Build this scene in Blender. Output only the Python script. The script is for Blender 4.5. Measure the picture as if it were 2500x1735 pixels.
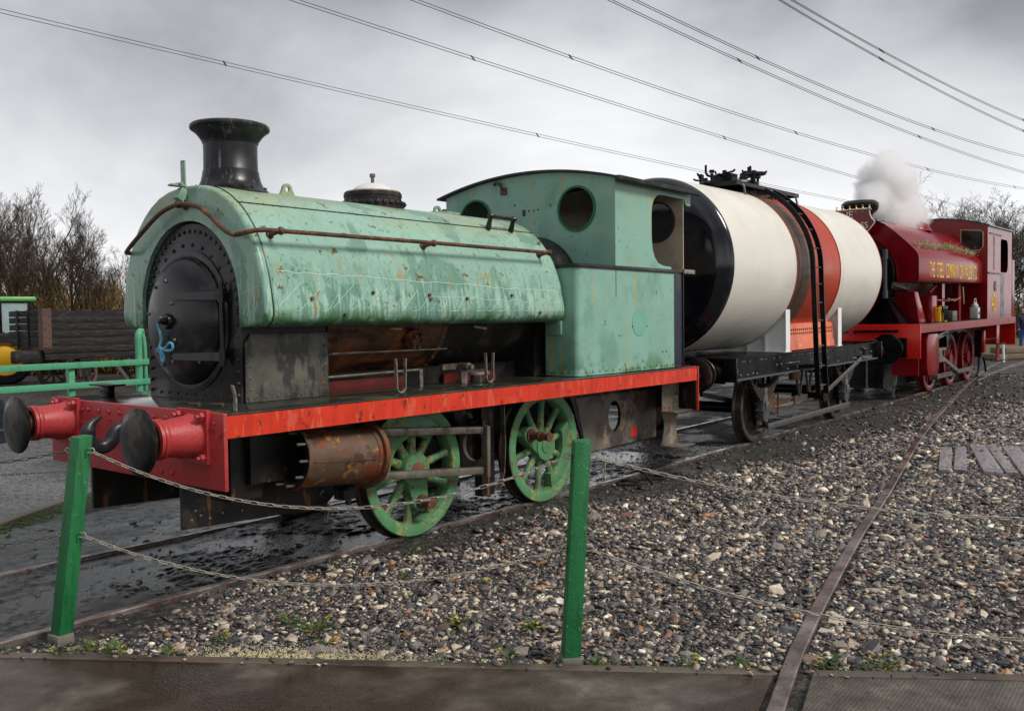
import bpy, bmesh, math, random
import numpy as np
from mathutils import Vector, Matrix, Quaternion, geometry

# ------------------------------------------------------------------ camera, sky, sun, exposure
scene = bpy.context.scene
COL = scene.collection
for o in list(bpy.data.objects): bpy.data.objects.remove(o)
PI = math.pi
CAM = Vector((-3.3541, -6.2584, 1.783))
def make_camera():
    yaw, pitch, roll, f = 0.681, -0.0393, -0.0126, 2245.11
    fw = Vector((math.cos(yaw)*math.cos(pitch), math.sin(yaw)*math.cos(pitch), math.sin(pitch)))
    r = Vector((math.sin(yaw), -math.cos(yaw), 0)); u = r.cross(fw)
    c, s = math.cos(roll), math.sin(roll)
    r2 = c*r + s*u; u2 = -s*r + c*u
    cd = bpy.data.cameras.new('camera'); cd.sensor_width = 36; cd.lens = 36*f/2500
    cd.clip_start = 0.1; cd.clip_end = 3000
    co = bpy.data.objects.new('camera', cd); COL.objects.link(co)
    m = Matrix((r2, u2, -fw)).transposed().to_4x4(); m.translation = CAM
    co.matrix_world = m; scene.camera = co
make_camera()

SUN_DIR = Vector((0.16, -0.80, 0.80)).normalized()      # towards the sun
def make_world():
    w = bpy.data.worlds.new('World'); scene.world = w; w.use_nodes = True
    nt = w.node_tree; nt.nodes.clear(); N = nt.nodes.new; L = nt.links.new
    out = N('ShaderNodeOutputWorld'); bg = N('ShaderNodeBackground'); bg.inputs[1].default_value = .64
    sky = N('ShaderNodeTexSky'); sky.sky_type = 'NISHITA'; sky.sun_disc = False
    sky.sun_elevation = math.asin(SUN_DIR.z); sky.sun_rotation = math.atan2(SUN_DIR.x, SUN_DIR.y)
    sky.dust_density = 3.0
    sc = N('ShaderNodeMixRGB'); sc.blend_type = 'MULTIPLY'; sc.inputs[0].default_value = 1
    sc.inputs[2].default_value = (.09, .09, .09, 1); L(sky.outputs[0], sc.inputs[1])
    tc = N('ShaderNodeTexCoord'); sep = N('ShaderNodeSeparateXYZ'); L(tc.outputs['Generated'], sep.inputs[0])
    # clouds lie on a layer overhead: direction / (height + c)
    ab = N('ShaderNodeMath'); ab.operation = 'ABSOLUTE'; L(sep.outputs[2], ab.inputs[0])
    ad = N('ShaderNodeMath'); ad.operation = 'ADD'; ad.inputs[1].default_value = .55; L(ab.outputs[0], ad.inputs[0])
    dv = N('ShaderNodeVectorMath'); dv.operation = 'DIVIDE'
    cb = N('ShaderNodeCombineXYZ')
    for i in range(3): L(ad.outputs[0], cb.inputs[i])
    L(tc.outputs['Generated'], dv.inputs[0]); L(cb.outputs[0], dv.inputs[1])
    n1 = N('ShaderNodeTexNoise'); n1.inputs['Scale'].default_value = 2.0; n1.inputs['Detail'].default_value = 6
    n1.inputs['Roughness'].default_value = .52; n1.inputs['Distortion'].default_value = .25; mpn = N('ShaderNodeMapping'); mpn.inputs['Scale'].default_value = (1., 1., 1.9); mpn.inputs['Rotation'].default_value = (.25, .12, .3); L(tc.outputs['Generated'], mpn.inputs[0]); L(mpn.outputs[0], n1.inputs['Vector'])
    # height ramp: bright band low, greyer up
    el = N('ShaderNodeMapRange'); el.inputs[1].default_value = .09; el.inputs[2].default_value = .40
    el.inputs[3].default_value = 0; el.inputs[4].default_value = 1; L(ab.outputs[0], el.inputs[0])
    mm = N('ShaderNodeMapRange'); mm.inputs[1].default_value = .34; mm.inputs[2].default_value = .66
    mm.inputs[3].default_value = -.32; mm.inputs[4].default_value = .32; L(n1.outputs['Fac'], mm.inputs[0])
    sm = N('ShaderNodeMath'); sm.operation = 'ADD'; sm.use_clamp = True; L(el.outputs[0], sm.inputs[0]); L(mm.outputs[0], sm.inputs[1])
    cr = N('ShaderNodeValToRGB'); e = cr.color_ramp.elements
    e[0].position = 0; e[0].color = (.89, .895, .91, 1); e[1].position = 1; e[1].color = (.24, .245, .265, 1)
    x = cr.color_ramp.elements.new(.42); x.color = (.61, .615, .64, 1)
    # thick cloud glows again towards the zenith
    ze = N('ShaderNodeMapRange'); ze.inputs[1].default_value = .42; ze.inputs[2].default_value = .95; ze.inputs[3].default_value = 0; ze.inputs[4].default_value = .62; L(ab.outputs[0], ze.inputs[0])
    sb = N('ShaderNodeMath'); sb.operation = 'SUBTRACT'; sb.use_clamp = True; L(sm.outputs[0], sb.inputs[0]); L(ze.outputs[0], sb.inputs[1])
    L(sb.outputs[0], cr.inputs[0])
    mx = N('ShaderNodeMixRGB'); mx.inputs[0].default_value = .93; L(sc.outputs[0], mx.inputs[1]); L(cr.outputs[0], mx.inputs[2])
    L(mx.outputs[0], bg.inputs[0]); L(bg.outputs[0], out.inputs[0])
make_world()
sd = bpy.data.lights.new('sun', 'SUN'); sd.energy = 1.5; sd.angle = math.radians(18); sd.color = (1, .965, .91)
so = bpy.data.objects.new('sun', sd); COL.objects.link(so)
so.rotation_euler = (-SUN_DIR).to_track_quat('-Z', 'Y').to_euler(); so.location = (0, -20, 30)
scene.render.engine = 'CYCLES'
vs = scene.view_settings; vs.view_transform = 'Standard'; vs.look = 'None'; vs.gamma = 1; vs.exposure = 0.85
vs.use_curve_mapping = False
scene.cycles.max_bounces = 8; scene.cycles.volume_bounces = 24; scene.cycles.transparent_max_bounces = 12

# ------------------------------------------------------------------ helpers
rnd = random.Random(7)
def zg(x): return 0.0112*min(max(x-6.0, 0), 24)          # the line climbs gently
def lin(c):
    c = c/255.0
    return c/12.92 if c <= .04045 else ((c+.055)/1.055)**2.4
def s(r, g, b): return (lin(r), lin(g), lin(b))
MATS = {}
def mat(name, col, rough=.5, metal=0., var=.15, vscale=4., layers=(), bump=.0, bscale=40., rvar=.12, coat=0., attr=None, spec=.38, bdist=.01):
    m = bpy.data.materials.new(name); m.use_nodes = True; MATS[name] = m
    nt = m.node_tree; N = nt.nodes.new; L = nt.links.new
    b = nt.nodes['Principled BSDF']
    b.inputs['Metallic'].default_value = metal; b.inputs['Coat Weight'].default_value = coat
    b.inputs['Coat Roughness'].default_value = .12; b.inputs['Specular IOR Level'].default_value = spec
    tc = N('ShaderNodeTexCoord'); P = tc.outputs['Object']
    def noise(scale, detail=5, rough_=.55, dist=0., vec=None, mp=None):
        n = N('ShaderNodeTexNoise'); n.inputs['Scale'].default_value = scale; n.inputs['Detail'].default_value = detail
        n.inputs['Roughness'].default_value = rough_; n.inputs['Distortion'].default_value = dist
        v = P
        if mp:
            k = N('ShaderNodeMapping'); k.inputs['Scale'].default_value = mp[:3]
            if len(mp) > 3: k.inputs['Rotation'].default_value = mp[3]
            if len(mp) > 4: k.inputs['Location'].default_value = mp[4]
            L(P, k.inputs[0]); v = k.outputs[0]
        L(v, n.inputs['Vector']); return n.outputs['Fac']
    def rng(x, a, b_, c, d):
        r = N('ShaderNodeMapRange'); r.inputs[1].default_value = a; r.inputs[2].default_value = b_
        r.inputs[3].default_value = c; r.inputs[4].default_value = d; L(x, r.inputs[0]); return r.outputs[0]
    def mix(f, a, b_, bt='MIX'):
        x = N('ShaderNodeMixRGB'); x.blend_type = bt
        for i, v in enumerate((f, a, b_)):
            if isinstance(v, (int, float)): x.inputs[i].default_value = v
            elif isinstance(v, tuple): x.inputs[i].default_value = v if len(v) == 4 else v+(1,)
            else: L(v, x.inputs[i])
        return x.outputs[0]
    def mul(a, b_):
        x = N('ShaderNodeMath'); x.operation = 'MULTIPLY'; x.use_clamp = True
        for i, v in enumerate((a, b_)):
            if isinstance(v, (int, float)): x.inputs[i].default_value = v
            else: L(v, x.inputs[i])
        return x.outputs[0]
    n1 = noise(vscale, 6)
    if attr:
        at = N('ShaderNodeAttribute'); at.attribute_name = attr; base = at.outputs['Color']
        c = mix(1., base, rng(n1, .3, .7, 1-var, 1+var), 'MULTIPLY')
    else:
        lo = tuple(x*(1-var) for x in col); hi = tuple(min(1, x*(1+var)) for x in col)
        c = mix(rng(n1, .3, .7, 0, 1), lo, hi)
    R = rng(n1, .3, .7, max(.03, rough-rvar), min(1, rough+rvar))
    sp = None
    for ly in layers:
        f = noise(ly.get('s', 5), ly.get('d', 5), ly.get('r', .6), ly.get('dist', 0), mp=ly.get('mp'))
        f = rng(f, .1875, .8125, 0, 1)
        f = rng(f, ly['lo'], ly['hi'], 0, ly.get('amt', 1))
        for ax in 'xyz':
            if ax in ly:
                if sp is None:
                    q = N('ShaderNodeSeparateXYZ'); L(P, q.inputs[0]); sp = q
                z0, z1 = ly[ax]
                f = mul(f, rng(sp.outputs['xyz'.index(ax)], z0, z1, 0, 1))
            if ax+'2' in ly:
                if sp is None:
                    q = N('ShaderNodeSeparateXYZ'); L(P, q.inputs[0]); sp = q
                z0, z1 = ly[ax+'2']
                f = mul(f, rng(sp.outputs['xyz'.index(ax)], z0, z1, 0, 1))
        c = mix(f, c, ly['col'])
        if 'rough' in ly:
            r_ = N('ShaderNodeMix'); r_.data_type = 'FLOAT'
            L(f, r_.inputs[0]); L(R, r_.inputs[2]); r_.inputs[3].default_value = ly['rough']; R = r_.outputs[0]
    L(c, b.inputs['Base Color']); L(R, b.inputs['Roughness'])
    if bump:
        bp = N('ShaderNodeBump'); bp.inputs['Strength'].default_value = bump; bp.inputs['Distance'].default_value = bdist
        L(noise(bscale, 6, .6), bp.inputs['Height']); L(bp.outputs[0], b.inputs['Normal'])
    return m

def link(o, parent=None):
    COL.objects.link(o)
    if parent is not None: o.parent = parent
    return o
def thing(name, label, cat, loc=(0, 0, 0), rot=(0, 0, 0), group=None):
    o = bpy.data.objects.new(name, None); o.empty_display_size = .2; link(o)
    o.location = loc; o.rotation_euler = rot; o['label'] = label; o['category'] = cat
    if group: o['group'] = group
    return o
def tag(o, label, cat, group=None):
    o['label'] = label; o['category'] = cat
    if group: o['group'] = group
    return o
def struct(o): o['kind'] = 'structure'; return o
def stuff(o): o['kind'] = 'stuff'; return o
def frame(d):
    d = Vector(d).normalized()
    a = Vector((0, 0, 1)) if abs(d.z) < .95 else Vector((1, 0, 0))
    u = a.cross(d).normalized(); return d, u, d.cross(u)

class G:
    def __init__(g): g.v = []; g.f = []
    def add(g, vs_, fs):
        b = len(g.v); g.v.extend([tuple(x) for x in vs_]); g.f.extend([tuple(i+b for i in f) for f in fs]); return g
    def box(g, x0, x1, y0, y1, z0, z1):
        return g.add([(x0, y0, z0), (x1, y0, z0), (x1, y1, z0), (x0, y1, z0), (x0, y0, z1), (x1, y0, z1), (x1, y1, z1), (x0, y1, z1)],
                     [(3, 2, 1, 0), (4, 5, 6, 7), (0, 1, 5, 4), (1, 2, 6, 5), (2, 3, 7, 6), (3, 0, 4, 7)])
    def bar(g, p0, p1, w, h, up=(0, 0, 1)):
        p0 = Vector(p0); p1 = Vector(p1); d = (p1-p0).normalized(); up = Vector(up)
        sd_ = d.cross(up).normalized(); up = sd_.cross(d)
        vs_ = []
        for p in (p0, p1):
            for a, b in ((-1, -1), (1, -1), (1, 1), (-1, 1)): vs_.append(p+sd_*a*w/2+up*b*h/2)
        return g.add(vs_, [(0, 1, 2, 3), (7, 6, 5, 4), (4, 5, 1, 0), (5, 6, 2, 1), (6, 7, 3, 2), (7, 4, 0, 3)])
    def cyl(g, p0, p1, r0, r1=None, n=16, caps=True):
        return g.lathe([(r0, 0), (r0 if r1 is None else r1, (Vector(p1)-Vector(p0)).length)], p0, Vector(p1)-Vector(p0), n, caps)
    def lathe(g, prof, o, ax, n=24, caps=True, sy=1.):
        d, u, w = frame(ax); o = Vector(o); vs_ = []; fs = []
        for r, t in prof:
            for k in range(n):
                a = 2*PI*k/n; vs_.append(o+d*t+(u*math.cos(a)*sy+w*math.sin(a))*r)
        for j in range(len(prof)-1):
            for k in range(n):
                k2 = (k+1) % n; fs.append((j*n+k, j*n+k2, (j+1)*n+k2, (j+1)*n+k))
        if caps:
            if prof[0][0] > 1e-6: fs.append(tuple(reversed(range(n))))
            if prof[-1][0] > 1e-6: fs.append(tuple(range((len(prof)-1)*n, len(prof)*n)))
        return g.add(vs_, fs)
    def tube(g, pts, r, n=8, closed=False, flat=None):
        pts = [Vector(p) for p in pts]; m = len(pts); vs_ = []; fs = []
        rr = r if isinstance(r, (list, tuple)) else [r]*m
        t0 = (pts[1]-pts[0]).normalized(); _, u, _ = frame(t0)
        for i, p in enumerate(pts):
            if closed: t = (pts[(i+1) % m]-pts[i-1]).normalized()
            else: t = (pts[min(i+1, m-1)]-pts[max(i-1, 0)]).normalized()
            u = (u-t*u.dot(t)).normalized(); w = t.cross(u)
            for k in range(n):
                a = 2*PI*k/n; vs_.append(p+(u*math.cos(a)+w*math.sin(a))*rr[i])
        for i in range(m if closed else m-1):
            j = (i+1) % m
            for k in range(n):
                k2 = (k+1) % n; fs.append((i*n+k, i*n+k2, j*n+k2, j*n+k))
        if not closed: fs += [tuple(reversed(range(n))), tuple(range((m-1)*n, m*n))]
        return g.add(vs_, fs)
    def plate(g, outer, holes, fn, t0, t1):
        """2-D outline with holes, fn(u,v,t)->xyz"""
        loops = [list(outer)]+[list(h) for h in holes]
        tri = geometry.tessellate_polygon([[Vector((a, b, 0)) for a, b in l] for l in loops])
        flat = [p for l in loops for p in l]; n = len(flat)
        vs_ = [fn(a, b, t0) for a, b in flat]+[fn(a, b, t1) for a, b in flat]
        fs = [tuple(t) for t in tri]+[tuple(i+n for i in reversed(t)) for t in tri]
        k = 0
        for l in loops:
            m = len(l)
            for i in range(m):
                j = (i+1) % m; fs.append((k+i, k+j, k+j+n, k+i+n))
            k += m
        return g.add(vs_, fs)
    def loft(g, secs, closed=True, cap0=None, cap1=None):
        n = len(secs[0]); vs_ = [p for s_ in secs for p in s_]; fs = []
        for j in range(len(secs)-1):
            for k in range(n if closed else n-1):
                k2 = (k+1) % n; fs.append((j*n+k, j*n+k2, (j+1)*n+k2, (j+1)*n+k))
        return g.add(vs_, fs)
    def rivet(g, p, nrm, r=.014, hgt=.8):
        d, u, w = frame(nrm); p = Vector(p); vs_ = []; fs = []
        for rr, t in ((1., 0), (.8, .55*hgt)):
            for k in range(6):
                a = PI*k/3; vs_.append(p+d*t*r+(u*math.cos(a)+w*math.sin(a))*r*rr)
        vs_.append(p+d*r*hgt)
        for k in range(6):
            k2 = (k+1) % 6; fs += [(k, k2, 6+k2, 6+k), (6+k, 6+k2, 12)]
        return g.add(vs_, fs)
    def hexnut(g, p, nrm, r, h):
        return g.cyl(p, Vector(p)+Vector(nrm).normalized()*h, r, n=6)
    def mesh(g, name, m=None, ang=.6, bevel=0, seg=2, flat=False, fix=True):
        me = bpy.data.meshes.new(name); me.from_pydata(g.v, [], g.f)
        bm = bmesh.new(); bm.from_mesh(me)
        if fix: bmesh.ops.recalc_face_normals(bm, faces=bm.faces)
        if bevel:
            es = [e for e in bm.edges if e.is_manifold and e.calc_face_angle(0) > .6]
            bmesh.ops.bevel(bm, geom=es, offset=bevel, segments=seg, profile=.5, affect='EDGES', clamp_overlap=True)
        for f in bm.faces: f.smooth = not flat
        for e in bm.edges: e.smooth = e.is_manifold and e.calc_face_angle(0) < ang
        bm.to_mesh(me); bm.free()
        if m: me.materials.append(MATS[m] if isinstance(m, str) else m)
        return me
    def build(g, name, m, parent=None, **k):
        o = bpy.data.objects.new(name, g.mesh(name, m, **k)); return link(o, parent)
def circ(cx, cy, r, n=28, a0=0, a1=2*PI, ry=None):
    ry = r if ry is None else ry
    full = abs(a1-a0-2*PI) < 1e-6
    return [(cx+r*math.cos(a0+(a1-a0)*k/(n if full else n-1)), cy+ry*math.sin(a0+(a1-a0)*k/(n if full else n-1))) for k in range(n)]
def smooth_path(pts, n=6):
    """Catmull-Rom through pts"""
    pts = [Vector(p) for p in pts]; out = []
    for i in range(len(pts)-1):
        p0 = pts[max(i-1, 0)]; p1 = pts[i]; p2 = pts[i+1]; p3 = pts[min(i+2, len(pts)-1)]
        for k in range(n):
            t = k/n
            out.append(.5*((2*p1)+(p2-p0)*t+(2*p0-5*p1+4*p2-p3)*t*t+(3*p1-p0-3*p2+p3)*t**3))
    return out+[pts[-1]]
def copy_parts(src, dst):
    for ch in list(src.children):
        c = ch.copy(); link(c, dst)
        for gch in list(ch.children):
            d = gch.copy(); link(d, c)
def text_mesh(name, body, m, size, sx, parent, loc, rot, extrude=.002, align='LEFT'):
    cu = bpy.data.curves.new(name, 'FONT'); cu.body = body; cu.size = size; cu.extrude = extrude; cu.align_x = align
    t = bpy.data.objects.new(name+'_curve', cu); COL.objects.link(t)
    bpy.context.view_layer.update()
    me = bpy.data.meshes.new_from_object(t); bpy.data.objects.remove(t)
    for v in me.vertices: v.co.x *= sx
    me.materials.clear(); me.materials.append(MATS[m])
    o = bpy.data.objects.new(name, me); link(o, parent); o.location = loc; o.rotation_euler = rot
    return o

# ------------------------------------------------------------------ materials
RUST = s(112, 62, 30); RUSTD = s(66, 38, 24); GRIME = s(38, 34, 30); MOSS = s(62, 104, 34)
mat('tank_green', s(138, 174, 156), .28, var=.10, vscale=2.2, bump=.05, bscale=25, layers=(
    dict(col=s(84, 126, 108), mp=(.8, .8, .6), s=1.9, d=5, r=.55, lo=.56, hi=.60, amt=.6, dist=.6),
    dict(col=s(82, 128, 110), mp=(12, 12, .8), s=1.6, d=4, lo=.52, hi=.56, amt=.7, z=(2.25, 1.98)),
    dict(col=s(164, 196, 174), mp=(15, 15, .6), s=1.5, d=3, lo=.60, hi=.66, amt=.7, z=(2.3, 2.0)),
    dict(col=s(164, 132, 60), mp=(12, 12, .9), s=1.3, d=4, lo=.67, hi=.74, amt=.9, z=(2.5, 1.95)),
    dict(col=s(58, 104, 44), s=4, d=8, lo=.44, hi=.58, amt=.9, z=(1.89, 1.80)),
    dict(col=s(50, 84, 62), s=3, d=6, lo=.25, hi=.5, amt=.8, z=(1.80, 1.755)),
    dict(col=s(150, 156, 112), s=2.5, d=6, lo=.38, hi=.62, amt=.75, z=(2.5, 2.68)), dict(col=s(96, 134, 116), mp=(9, 9, .22), s=1.5, d=4, lo=.60, hi=.76, amt=.4), dict(col=s(164, 190, 172), mp=(7, 7, .25), s=1.7, d=4, lo=.64, hi=.80, amt=.35),
    dict(col=s(104, 74, 44), s=8, d=4, lo=.74, hi=.77, amt=.9), dict(col=s(60, 92, 70), s=30, d=5, lo=.68, hi=.72, amt=.6)))
mat('cab_green', s(130, 172, 154), .34, var=.12, vscale=2.5, bump=.05, bscale=25, layers=(
    dict(col=s(92, 142, 122), mp=(1.2, 1.2, .7), s=2.5, d=9, lo=.54, hi=.72, amt=.55),
    dict(col=s(176, 152, 84), mp=(11, 11, .45), s=1.4, d=4, lo=.66, hi=.74, amt=.8),
    dict(col=s(70, 110, 62), s=6, d=8, lo=.46, hi=.62, amt=.8, z=(1.45, 1.22)),
    dict(col=RUST, s=9, d=4, lo=.79, hi=.83, amt=.8),
    dict(col=s(70, 104, 88), s=16, d=5, lo=.72, hi=.78, amt=.5),))
mat('wheel_green', s(82, 132, 90), .42, var=.12, vscale=5, bump=.08, bscale=30, layers=(
    dict(col=s(150, 160, 84), s=7, d=7, lo=.60, hi=.70, amt=.6),
    dict(col=s(122, 70, 52), s=15, d=8, r=.7, lo=.60, hi=.64, amt=.9),
    dict(col=s(60, 92, 64), s=4, d=7, lo=.55, hi=.68, amt=.5),))
mat('beam_red', s(172, 52, 54), .50, var=.12, vscale=5, bump=.15, bscale=120, layers=(
    dict(col=s(160, 56, 54), mp=(4, 4, 1), s=2, d=6, lo=.5, hi=.7, amt=.6),
    dict(col=s(206, 104, 92), s=60, d=3, lo=.60, hi=.68, amt=.35),
    dict(col=s(96, 44, 40), s=8, d=6, lo=.68, hi=.74, amt=.7),))
mat('valance_red', s(206, 54, 28), .40, var=.12, vscale=5, bump=.06, bscale=60, layers=(
    dict(col=s(176, 46, 32), mp=(8, 8, 1), s=1.6, d=6, lo=.5, hi=.66, amt=.55),
    dict(col=s(214, 110, 84), mp=(5, 5, 1.4), s=3, d=8, lo=.60, hi=.68, amt=.45),
    dict(col=s(96, 40, 28), s=16, d=6, lo=.68, hi=.72, amt=.8),))
mat('black_paint', s(30, 29, 30), .36, var=.25, vscale=4, bump=.1, bscale=50, layers=(
    dict(col=s(84, 82, 78), s=5, d=8, lo=.56, hi=.70, amt=.5, rough=.6),
    dict(col=s(78, 58, 42), s=7, d=8, lo=.64, hi=.72, amt=.6),))
mat('smokebox_black', s(24, 24, 26), .28, var=.25, vscale=4, bump=.1, bscale=60, layers=(
    dict(col=s(88, 88, 90), s=4, d=7, lo=.55, hi=.72, amt=.35, rough=.42), dict(col=s(130, 130, 132), mp=(16, 16, .5), s=1.5, d=4, lo=.60, hi=.66, amt=.5, rough=.5, z=(2.8, 2.9)), dict(col=s(30, 31, 34), s=5, d=8, lo=.3, hi=.6, amt=.7, rough=.45, z=(2.8, 2.9))))
mat('saddle_grey', s(92, 90, 82), .45, var=.3, vscale=4, bump=.25, bscale=45, layers=(
    dict(col=s(40, 40, 38), mp=(4, 4, 1.2), s=2, d=9, lo=.50, hi=.62, amt=.8),
    dict(col=s(118, 114, 104), s=14, d=8, lo=.58, hi=.72, amt=.5),
    dict(col=RUST, s=10, d=6, lo=.70, hi=.75, amt=.7),))
mat('boiler_rust', s(92, 64, 46), .42, var=.3, vscale=3, bump=.15, bscale=30, layers=(
    dict(col=s(140, 80, 44), mp=(3, 3, 1), s=2, d=8, lo=.46, hi=.62, amt=.8),
    dict(col=s(30, 27, 25), mp=(.8, .8, 2), s=2, d=8, lo=.52, hi=.62, amt=.9),))
mat('boiler_black', s(22, 20, 19), .5, var=.3, vscale=3, bump=.2, bscale=40, layers=(
    dict(col=s(72, 64, 52), s=4, d=8, lo=.54, hi=.7, amt=.6),))
mat('cylinder_rust', s(100, 80, 64), .42, var=.25, vscale=5, bump=.15, bscale=40, metal=.25, layers=(
    dict(col=s(118, 58, 28), s=4, d=6, lo=.46, hi=.58, amt=.85, rough=.6),
    dict(col=s(56, 44, 36), s=6, d=8, lo=.56, hi=.66, amt=.8),
    dict(col=s(166, 128, 66), mp=(2, 2, 3), s=4, d=8, lo=.63, hi=.69, amt=.7),))
mat('steel_worn', s(120, 112, 102), .38, var=.25, vscale=8, metal=.55, bump=.1, bscale=60, layers=(
    dict(col=s(70, 58, 46), s=9, d=7, lo=.52, hi=.66, amt=.7, rough=.6),))
mat('rusty_iron', s(92, 60, 42), .6, var=.3, vscale=8, bump=.25, bscale=70, layers=(
    dict(col=s(58, 46, 40), s=9, d=7, lo=.5, hi=.64, amt=.8), dict(col=s(150, 84, 40), s=13, d=7, lo=.62, hi=.7, amt=.7)))
mat('frame_dark', s(20, 18, 16), .5, var=.35, vscale=4, bump=.2, bscale=40, layers=(
    dict(col=s(84, 72, 56), s=3.5, d=9, lo=.58, hi=.74, amt=.7, z=(.8, .4)),
    dict(col=s(120, 80, 44), mp=(6, 6, 1.2), s=2, d=8, lo=.64, hi=.70, amt=.7),))
mat('frame_dirty', s(104, 97, 88), .55, var=.3, vscale=4, bump=.2, bscale=40, layers=(
    dict(col=s(58, 52, 46), s=3, d=9, lo=.48, hi=.62, amt=.8), dict(col=s(168, 142, 112), s=4, d=8, lo=.62, hi=.72, amt=.5),
    dict(col=s(120, 78, 40), mp=(8, 8, 1), s=2, d=8, lo=.65, hi=.70, amt=.7)))
mat('tyre_steel', s(58, 50, 44), .42, var=.25, vscale=8, metal=.4, bump=.1, bscale=60)
mat('deck_wet', s(44, 46, 40), .07, var=.3, vscale=3, rvar=.06, spec=.6, bump=.04, bscale=18, layers=(
    dict(col=s(96, 92, 66), s=2.5, d=8, lo=.56, hi=.75, amt=.5, rough=.22),))
mat('beige', s(196, 182, 162), .6, var=.08, vscale=3, layers=(dict(col=s(150, 134, 112), s=4, d=8, lo=.55, hi=.72, amt=.5),))
mat('cab_brown', s(84, 62, 44), .6, var=.25, vscale=3)
mat('navy', s(34, 38, 48), .35, var=.15)
mat('chalk', s(206, 222, 212), .9, var=.05)
mat('rope_blue', s(112, 176, 206), .8, var=.2, vscale=60)
mat('silver_cap', s(214, 214, 214), .45, var=.06)
mat('strap_grey', s(152, 142, 130), .45, var=.2, vscale=20, metal=.3, layers=(dict(col=s(70, 62, 54), s=20, d=5, lo=.5, hi=.65, amt=.7),))
mat('tank_white', s(220, 215, 204), .34, var=.04, vscale=2, layers=(dict(col=s(168, 156, 134), mp=(10, .6, .6), s=1.2, d=6, lo=.64, hi=.80, amt=.30),
    dict(col=s(186, 180, 166), mp=(.6, 5, 5), s=1.2, d=5, lo=.52, hi=.72, amt=.35, z=(2.6, 1.4)),))
mat('tank_black', s(22, 24, 30), .12, var=.2, vscale=2, rvar=.04, coat=.4, layers=(dict(col=s(52, 56, 66), s=3, d=6, lo=.56, hi=.72, amt=.3),))
mat('tank_orange', s(172, 56, 28), .34, var=.08, vscale=3, layers=(
    dict(col=s(158, 60, 34), mp=(9, .5, .5), s=1.6, d=5, lo=.54, hi=.64, amt=.6),
    dict(col=s(82, 70, 58), mp=(1, 1, 1), s=1.2, d=6, lo=.02, hi=.06, amt=.94, x=(2.19, 2.13)),
    dict(col=s(44, 38, 34), mp=(9, .7, .7), s=1.3, d=6, lo=.47, hi=.58, amt=.85, x=(2.19, 2.13)),
    dict(col=s(120, 100, 76), s=1.3, d=6, lo=.44, hi=.60, amt=.6, z=(3.1, 3.45)),))
mat('wagon_black', s(11, 11, 12), .28, spec=.22, var=.2, vscale=5, layers=(dict(col=s(56, 52, 48), s=6, d=8, lo=.66, hi=.8, amt=.3, rough=.4),))
mat('wagon_grey', s(86, 86, 84), .4, var=.15, vscale=9, metal=.2)
mat('saddle_white', s(232, 234, 232), .4, var=.05)
mat('salmon', s(222, 118, 84), .45, var=.08, layers=(dict(col=s(236, 176, 150), mp=(3, 3, 12), s=3, d=5, lo=.6, hi=.7, amt=.5),))
mat('maroon', s(126, 5, 17), .2, var=.08, vscale=3, rvar=.05, coat=.1)
mat('maroon_dark', s(70, 12, 18), .3, var=.1)
mat('buffer_red', s(212, 26, 14), .28, var=.05, rvar=.05, coat=.2)
mat('loco_black', s(16, 16, 18), .2, var=.15, coat=.2)
mat('gloss_black', s(10, 10, 11), .25, var=.1)
mat('yellow', s(236, 190, 36), .4, var=.05)
mat('gold', s(196, 172, 124), .35, var=.1, metal=.6)
mat('brass', s(168, 146, 104), .35, var=.1, metal=.8)
mat('lettering_white', s(236, 236, 232), .5, var=.02)
mat('lamp_grey', s(180, 182, 180), .4, var=.06)
mat('motion_steel', s(150, 146, 140), .25, var=.15, metal=.8)
mat('dark_glass', s(14, 16, 18), .08, var=.05)
mat('post_green', s(26, 104, 56), .5, var=.12, vscale=6, bump=.35, bscale=70, layers=(
    dict(col=s(18, 72, 42), mp=(9, 9, 1.2), s=3, d=7, lo=.52, hi=.72, amt=.6), dict(col=s(110, 150, 110), s=34, d=6, lo=.74, hi=.78, amt=.6), dict(col=s(60, 54, 40), s=9, d=8, lo=.5, hi=.7, amt=.8, z=(.16, .04))))
mat('fence_green', s(84, 158, 120), .5, var=.12, vscale=5, bump=.1, bscale=40, layers=(dict(col=s(50, 128, 90), s=5, d=7, lo=.5, hi=.68, amt=.6),))
mat('galvanised', s(156, 150, 138), .42, var=.15, vscale=40, metal=.3)
mat('chain_dark', s(96, 92, 86), .5, var=.2, metal=.5)
mat('concrete_foot', s(108, 103, 94), .8, var=.2, vscale=20, bump=.3)
mat('old_timber', s(26, 23, 22), .7, var=.35, vscale=3, bump=.4, bscale=18, layers=(
    dict(col=s(76, 68, 64), mp=(1, 1, 9), s=3, d=8, lo=.55, hi=.68, amt=.6),))
mat('iron_brown', s(92, 68, 60), .6, var=.2, vscale=3, bump=.1)
mat('tractor_green', s(96, 160, 84), .35, var=.08)
mat('tractor_yellow', s(196, 150, 20), .4, var=.06)
mat('rubber', s(26, 26, 26), .8, var=.2)
mat('window_glass', s(150, 166, 168), .08, var=.1)
mat('grey_plank', s(136, 130, 132), .45, var=.2, vscale=4, bump=.3, bscale=30, layers=(
    dict(col=s(92, 84, 86), mp=(1, 9, 1, (0, 0, .25)), s=3, d=8, lo=.5, hi=.66, amt=.6), dict(col=s(40, 38, 38), s=9, d=6, lo=.66, hi=.7, amt=.8)))
mat('bark', s(70, 58, 44), .85, var=.25, vscale=3, bump=.3, bscale=30, layers=(dict(col=s(100, 90, 50), s=1.6, d=6, lo=.5, hi=.65, amt=.7),))
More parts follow.
